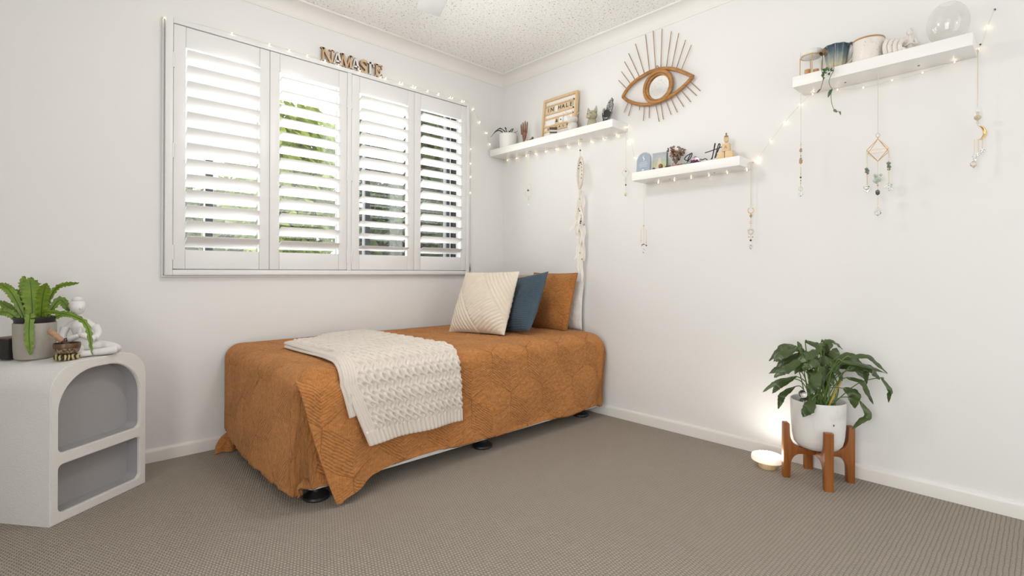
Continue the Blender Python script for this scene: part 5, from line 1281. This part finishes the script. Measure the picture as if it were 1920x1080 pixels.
h.chain(SA, 1.522, r=.0009, m=M_cord); h.ring(1.503, .017, .0009); h.ring(1.452, .021, .0009); h.stone(1.474, .008, M_dstone, .004); h.chain(1.431, 1.39, r=.0014); h.bead(1.425, .0032, M_gold); h.bead(1.41, .003, M_cstone); h.stone(1.380, .008, M_crystal, hz=1.6)
h = Hang('thin diamond-frame suncatcher beside the end of the long shelf', -.05, -1.150, 1.357)
h.chain(SA+.004, 1.522, r=.0010)
MB().tube([h.at(1.525), h.at(1.494, .019, -.014), h.at(1.463), h.at(1.494, -.019, .014), h.at(1.525)], .0009, 6).build('diamond_frame', M_chain, h.t)
h.stone(1.503, .0065, M_cstone); h.ring(1.453, .008, .0009); h.chain(1.463, 1.40); h.bead(1.430, .0045, M_crystal); h.stone(1.420, .006, M_dstone); h.chain(1.40, 1.37, r=.0008); h.stone(1.362, .010, mat('amber_crystal', (.95, .85, .50), .05, trans=.7), hz=1.1)
h = Hang('three-chain suncatcher hanging under the plaque end of lowest shelf', -.10, -1.305, 1.0)
h.chain(SB, 1.175, r=.0009, m=M_cord); h.bead(1.165, .004, M_gold)
MB().tube([h.at(1.165), h.at(1.140, .012, -.009), h.at(1.140, -.012, .009), h.at(1.165)], .001, 6).build('bar', M_gold, h.t)
for dy, z1 in ((.012, 1.065), (0, 1.045), (-.012, 1.055)): h.chain(1.140 if dy else 1.165, z1, dy, dx0=-dy*.75); h.bead(z1+.012, .0028, M_cstone, dy, -dy*.75)
h.moon(1.046, .011, .003, 20, 200, M_dstone); h.bead(1.050, .0045, M_dstone, -.012, .009); h.stone(1.020, .0085, M_crystal, hz=1.9)
h = Hang('sunburst eye suncatcher at the doll end of lowest shelf', -.040, -1.876, 1.0)
MB().tube([(-.001, -1.874, 1.452), (-.020, -1.875, 1.452), (-.040, -1.876, 1.446)], .002, 6).build('hook', M_gold, h.t)
h.chain(1.446, 1.222, r=.0026, m=M_cord); h.ring(1.207, .014, .0022, arc=(120, 420)); h.stone(1.180, .0075, M_cstone, hz=1.4); h.chain(1.172, 1.12); h.ring(1.148, .006, .001); h.ring(1.100, .0115, .0018, M_chain); h.bead(1.100, .0055, M_pearl)
for k in range(9):
    a = math.radians(20+140*k/8); MB().tube([h.at(1.100+.013*math.sin(a), .013*math.cos(a)*.72, -.009*math.cos(a)), h.at(1.100+.020*math.sin(a), .020*math.cos(a)*.72, -.0138*math.cos(a))], .0008, 5).build('ray', M_chain, h.t)
h.chain(1.088, 1.062); h.stone(1.058, .006, M_dstone); h.bead(1.075, .003, M_cstone, .007, -.005); h.bead(1.075, .003, M_cstone, -.007, .005); h.stone(1.040, .006, M_crystal, .004); h.stone(1.025, .009, M_crystal, hz=1.4)
h = Hang('copper beaded suncatcher under the jug end of the upper shelf', -.12, -2.126, 1.243)
h.chain(SCz, 1.49, r=.0013, m=M_cord); h.bead(1.475, .0035, M_crystal)
for z, r in ((1.455, .006), (1.447, .007), (1.425, .004), (1.413, .006), (1.404, .008), (1.396, .0085)): h.stone(z, r, M_cstone)
h.bead(1.378, .003, M_pearl); h.chain(1.49, 1.29); h.bead(1.345, .003, M_gold); h.stone(1.328, .005, M_dstone); h.bead(1.314, .003, M_cstone); h.bead(1.302, .003, M_gold); h.ring(1.276, .009, .001, M_chain); h.chain(1.29, 1.26, r=.0008); h.stone(1.252, .009, M_crystal, hz=1.2)
h = Hang('brass octahedron suncatcher with green stones under the upper shelf', -.09, -2.408, 1.135)
h.chain(SCz, 1.478, r=.0014, m=M_cord); h.ring(1.470, .008, .0012, M_chain); h.bead(1.459, .003, M_gold)
top, bot = h.at(1.455), h.at(1.362); mid = 1.405; Rr = .052
th0 = math.radians(-36)
cor = [h.at(mid)+Vector((Rr*math.cos(th0+PI/2*k), Rr*math.sin(th0+PI/2*k), 0)) for k in range(4)]
for k, c in enumerate(cor):
    for q in (top, bot): MB().tube([q, c], .0014, 6).build('frame_rod', M_gold, h.t)
    if k in (0, 2): MB().tube([c, cor[(k+1) % 4]], .0012, 6).build('frame_rod', M_gold, h.t)
    ln = (1.358, 1.35, 1.345, 1.36)[k]
    MB().tube([c, (c.x, c.y, 1.262)], .0010, 6).build('chain', M_chain, h.t)
    for dz, m, r in ((0, M_gstone, .0085), (-.010, M_gstone, .0065), (.018, M_pearl, .0025), (-.022, M_gold, .0022)): MB().gem((c.x, c.y, ln-.018+dz), r).build('stone', m, h.t, smooth=0)
    MB().tube([(c.x, c.y, 1.310), (c.x, c.y, 1.270)], .0016, 6).build('bar', M_chain, h.t)
    MB().gem((c.x, c.y, 1.252), .0125, 1.0).build('crystal', M_crystal, h.t, smooth=0)
h.chain(1.362, 1.30, r=.001)
for k in range(16):
    q = random.Random(k); MB().gem(tuple(h.at(1.290+q.uniform(-.016, .016), q.uniform(-.010, .010), q.uniform(-.010, .010))), q.uniform(.006, .010)).build('green_chip', M_pgreen, h.t, smooth=0)
h.chain(1.275, 1.165); h.bead(1.262, .004, M_gold); h.stone(1.236, .0095, M_gstone); h.stone(1.228, .008, M_dstone); h.chain(1.212, 1.182, r=.0022); h.ring(1.163, .007, .001, M_chain); h.stone(1.148, .0135, M_crystal)
h = Hang('gold crescent moon suncatcher at the globe end of the shelf', -.055, -2.712, 1.30)
MB().tube([(-.001, -2.709, 1.752), (-.028, -2.710, 1.752), (-.055, -2.712, 1.744)], .002, 6).build('hook', M_gold, h.t)
h.chain(1.744, 1.525, r=.0013); h.bead(1.510, .007, M_pearl); h.ring(1.499, .004, .0008, M_chain); h.stone(1.484, .0125, mat('citrine', (.58, .50, .34), .3, var=.2, vs=90)); h.ring(1.466, .004, .0008, M_chain); h.bead(1.457, .0045, M_crystal, -.003, .002)
h.moon(1.428, .0265, .0065, -100, 95)
for dy, z0, z1 in ((.008, 1.402, 1.345), (-.003, 1.404, 1.355), (-.013, 1.412, 1.368)): h.chain(z0, z1, dy, dx0=-dy*.9, r=.0016); h.stone(z1-.008, .0075, M_crystal, dy, -dy*.9)
h.stone(1.326, .0075, M_crystal, .010, -.009, hz=1.2); h.stone(1.309, .011, mat('peach_crystal', (.93, .82, .70), .05, trans=.7), .010, -.009, hz=1.3)

# dreamcatcher
t = thing('dreamcatcher', 'cream dreamcatcher with long feathers and brown beads under the shelf', 'dreamcatcher', (-.085, -.835, 1.40))
dc = Vector((-.088, -.832, 1.532)); vd = Vector((.778, .629, 0)); va = math.radians(11); hd_ = Vector((vd.x*math.cos(va)-vd.y*math.sin(va), vd.x*math.sin(va)+vd.y*math.cos(va), 0))
MB().tube([(-.088, -.832, SA+.0005), (-.088, -.832, SA-.012)], .002, 6).build('hook', M_gold, t)
for o in (-.004, .004): MB().tube(bez([P(-.088, -.832, SA-.008), P(-.088, -.832+o*1.2, 1.71), P(-.088, -.832, 1.675), dc+UZ*.095], 5), .0010, 5).build('cord', M_cord, t)
MB().ball((-.088, -.832, 1.675), .0055, 10, 8).build('bead', M_dstone, t, smooth=180)
M_hoop = mat('hoop_wrap', (.74, .64, .53), .9, bump=.6, bs=200, bd=.003)
MB().tube([dc+hd_*.094*math.cos(a)+UZ*.098*math.sin(a) for a in [2*PI*k/40 for k in range(41)]], .0062, 10, cap=False).build('hoop', M_hoop, t, smooth=180)
web = []
for k in range(12):
    a = 2*PI*k/12; b = 2*PI*(k+5)/12; pa = dc+hd_*.09*math.cos(a)+UZ*.094*math.sin(a); pb = dc+hd_*.09*math.cos(b)+UZ*.094*math.sin(b); MB().tube([pa, pb], .0007, 5).build('web_thread', M_cord, t)
for k in range(10):
    a = .6+k*.36; MB().ball(tuple(dc+hd_*.062*math.cos(a)+UZ*.066*math.sin(a)), .0042, 8, 6).build('bead', M_dstone, t, smooth=180)
M_feather = fabric('cream_feather', (.86, .82, .75), .06); M_feather.node_tree.nodes['Principled BSDF'].inputs['Roughness'].default_value = .8
q = random.Random(21)
def feather(p, d, L, w):
    d = Vector(d).normalized(); P3 = [p, p+d*L*.35+RV*q.uniform(-.006, .006), p+d*L*.7+RV*q.uniform(-.012, .012), p+d*L]
    up = Vector((-.75, -.6, q.uniform(-.2, .2)))
    mb = leaf_mesh(MB(), P3, w, fold=.15, wave=.35, up=up, ph=q.uniform(0, 6)); mb.v = [(min(v[0], -.006), v[1], v[2]) for v in mb.v]
    f = mb.build('feather', M_feather, t, smooth=70); MB().tube(P3, .0008, 5).build('quill', M_cord, f)
strands = [(-.016, 1.16), (-.010, 1.30), (-.004, 1.02), (.002, 1.22), (.008, .98), (.014, 1.12), (.020, 1.20), (.0, 1.08)]
for k, (o, zb) in enumerate(strands):
    top_ = dc+hd_*(o*3.2)-UZ*.094; bt = Vector((-.085, -.835, zb))+RV*o*1.1
    MB().tube(bez([top_, (top_+bt)/2+RV*q.uniform(-.006, .006), bt], 6), .0010, 5).build('strand', M_cord, t)
    MB().ball(tuple(bt), .0052, 8, 6).build('bead', M_dstone if k % 2 else M_cstone, t, smooth=180)
    mdp = (top_*.45+bt*.55); MB().ball(tuple(mdp), .0045, 8, 6).build('bead', M_cstone if k % 2 else M_dstone, t, smooth=180)
    feather(bt, (o*1.2*.72+q.uniform(-.1, .1), -o*1.2*.69, -1), q.uniform(.11, .17), q.uniform(.007, .011))
    feather(mdp, (q.uniform(-.25, .15), q.uniform(-.2, .2), -1), q.uniform(.10, .16), q.uniform(.006, .010))
feather(P(-.09, -.832, 1.24), (-.45, .42, -.80), .11, .009); feather(P(-.088, -.832, 1.10), (-.22, .2, -1), .13, .014)
for k in range(16):
    a = q.uniform(-.025, .025); feather(Vector((-.085, -.835, 1.42-.024*k))+RV*a*.6, (a*3, -a*3, -1), .14, .007)

# ------------------------------------------------------------------ fairy lights
def fairy(label, pts, bulbs, loc):
    t = thing('fairy_lights', label, 'string lights', loc, 'warm white fairy light strings')
    MB().tube(bez(pts, 4), .0009, 5).build('wire', M_wire, t)
    for b in bulbs: MB().ball(b, (.0019, .0019, .0025), 8, 6).build('bulb', M_bulb, t, smooth=180)
yb = -.0375; zt = FZ1+.0035
tb = [(-2.186, -.030, 2.088)]+[(x, -.040, zt) for x in (-1.90, -1.72, -1.617, -1.518, -1.417, -1.335, -1.201, -1.062, -1.029, -.93, -.91, -.831, -.811, -.715, -.628, -.53, -.512, -.427, -.408)]
rs = [(-.345, -.020, 2.09), (-.322, -.010, 1.784), (-.322, -.010, 1.68), (-.322, -.010, 1.584), (-.324, -.010, 1.468)]
fairy('fairy light string along the top and side of the shutter frame', [(-2.186, -.030, 2.0)]+tb+rs+[(-.325, -.008, 1.0)], tb+rs[1:], (-1.26, -.04, 2.0))
ab = [(-.300, -.012, 2.08), (-.239, -.012, 1.999), (-.172, -.012, 1.930), (-.140, -.012, 1.852)]
au = [(-.014, y, 1.742) for y in (-.069, -.169, -.27, -.364, -.463, -.561, -.663, -.76, -.86, -.957, -1.058)]
ae = [(-.020, -1.137, 1.775), (-.016, -1.140, 1.691), (-.014, -1.159, 1.686), (-.014, -1.189, 1.583)]
bu = [(-.030, y, SB-.006) for y in (-1.356, -1.456, -1.556, -1.655, -1.754, -1.853)]
fairy('fairy light string from the corner under the long and lowest shelves', ab+[(-.02, -.02, 1.765)]+au+ae+[(-.014, -1.235, 1.48), (-.02, -1.28, SB-.006)]+bu, ab+au+ae+bu, (-.02, -.8, 1.74))
bc_ = [(-.014, -1.895, 1.455), (-.014, -1.900, 1.470), (-.014, -1.959, 1.542), (-.014, -2.022, 1.62), (-.014, -2.090, 1.689)]
cu = [(-.030, y, z) for y, z in ((-2.148, 1.722), (-2.247, 1.716), (-2.344, 1.700), (-2.445, 1.704), (-2.545, 1.708), (-2.643, 1.722))]
ce = [(-.020, -2.712, 1.755), (-.014, -2.736, 1.835), (-.010, -2.755, 1.893)]
fairy('fairy light string rising to the globe shelf and up the wall', bc_+cu+ce, bc_+cu+ce[:2], (-.02, -2.3, 1.72))
for k, (y, z) in enumerate(((-2.7555, 1.895), (-2.716, 1.775))):
    tag(MB().lathe([(0, .006), (.003, .005), (.003, 0), (0, 0)], 10, WL(y, z, 0)).build('wall_tack', M_black, loc=(0, y, z), smooth=40), ('upper' if k == 0 else 'lower')+' dark tack holding the fairy wire beside the glass globe', 'tack', 'tacks beside the glass globe')
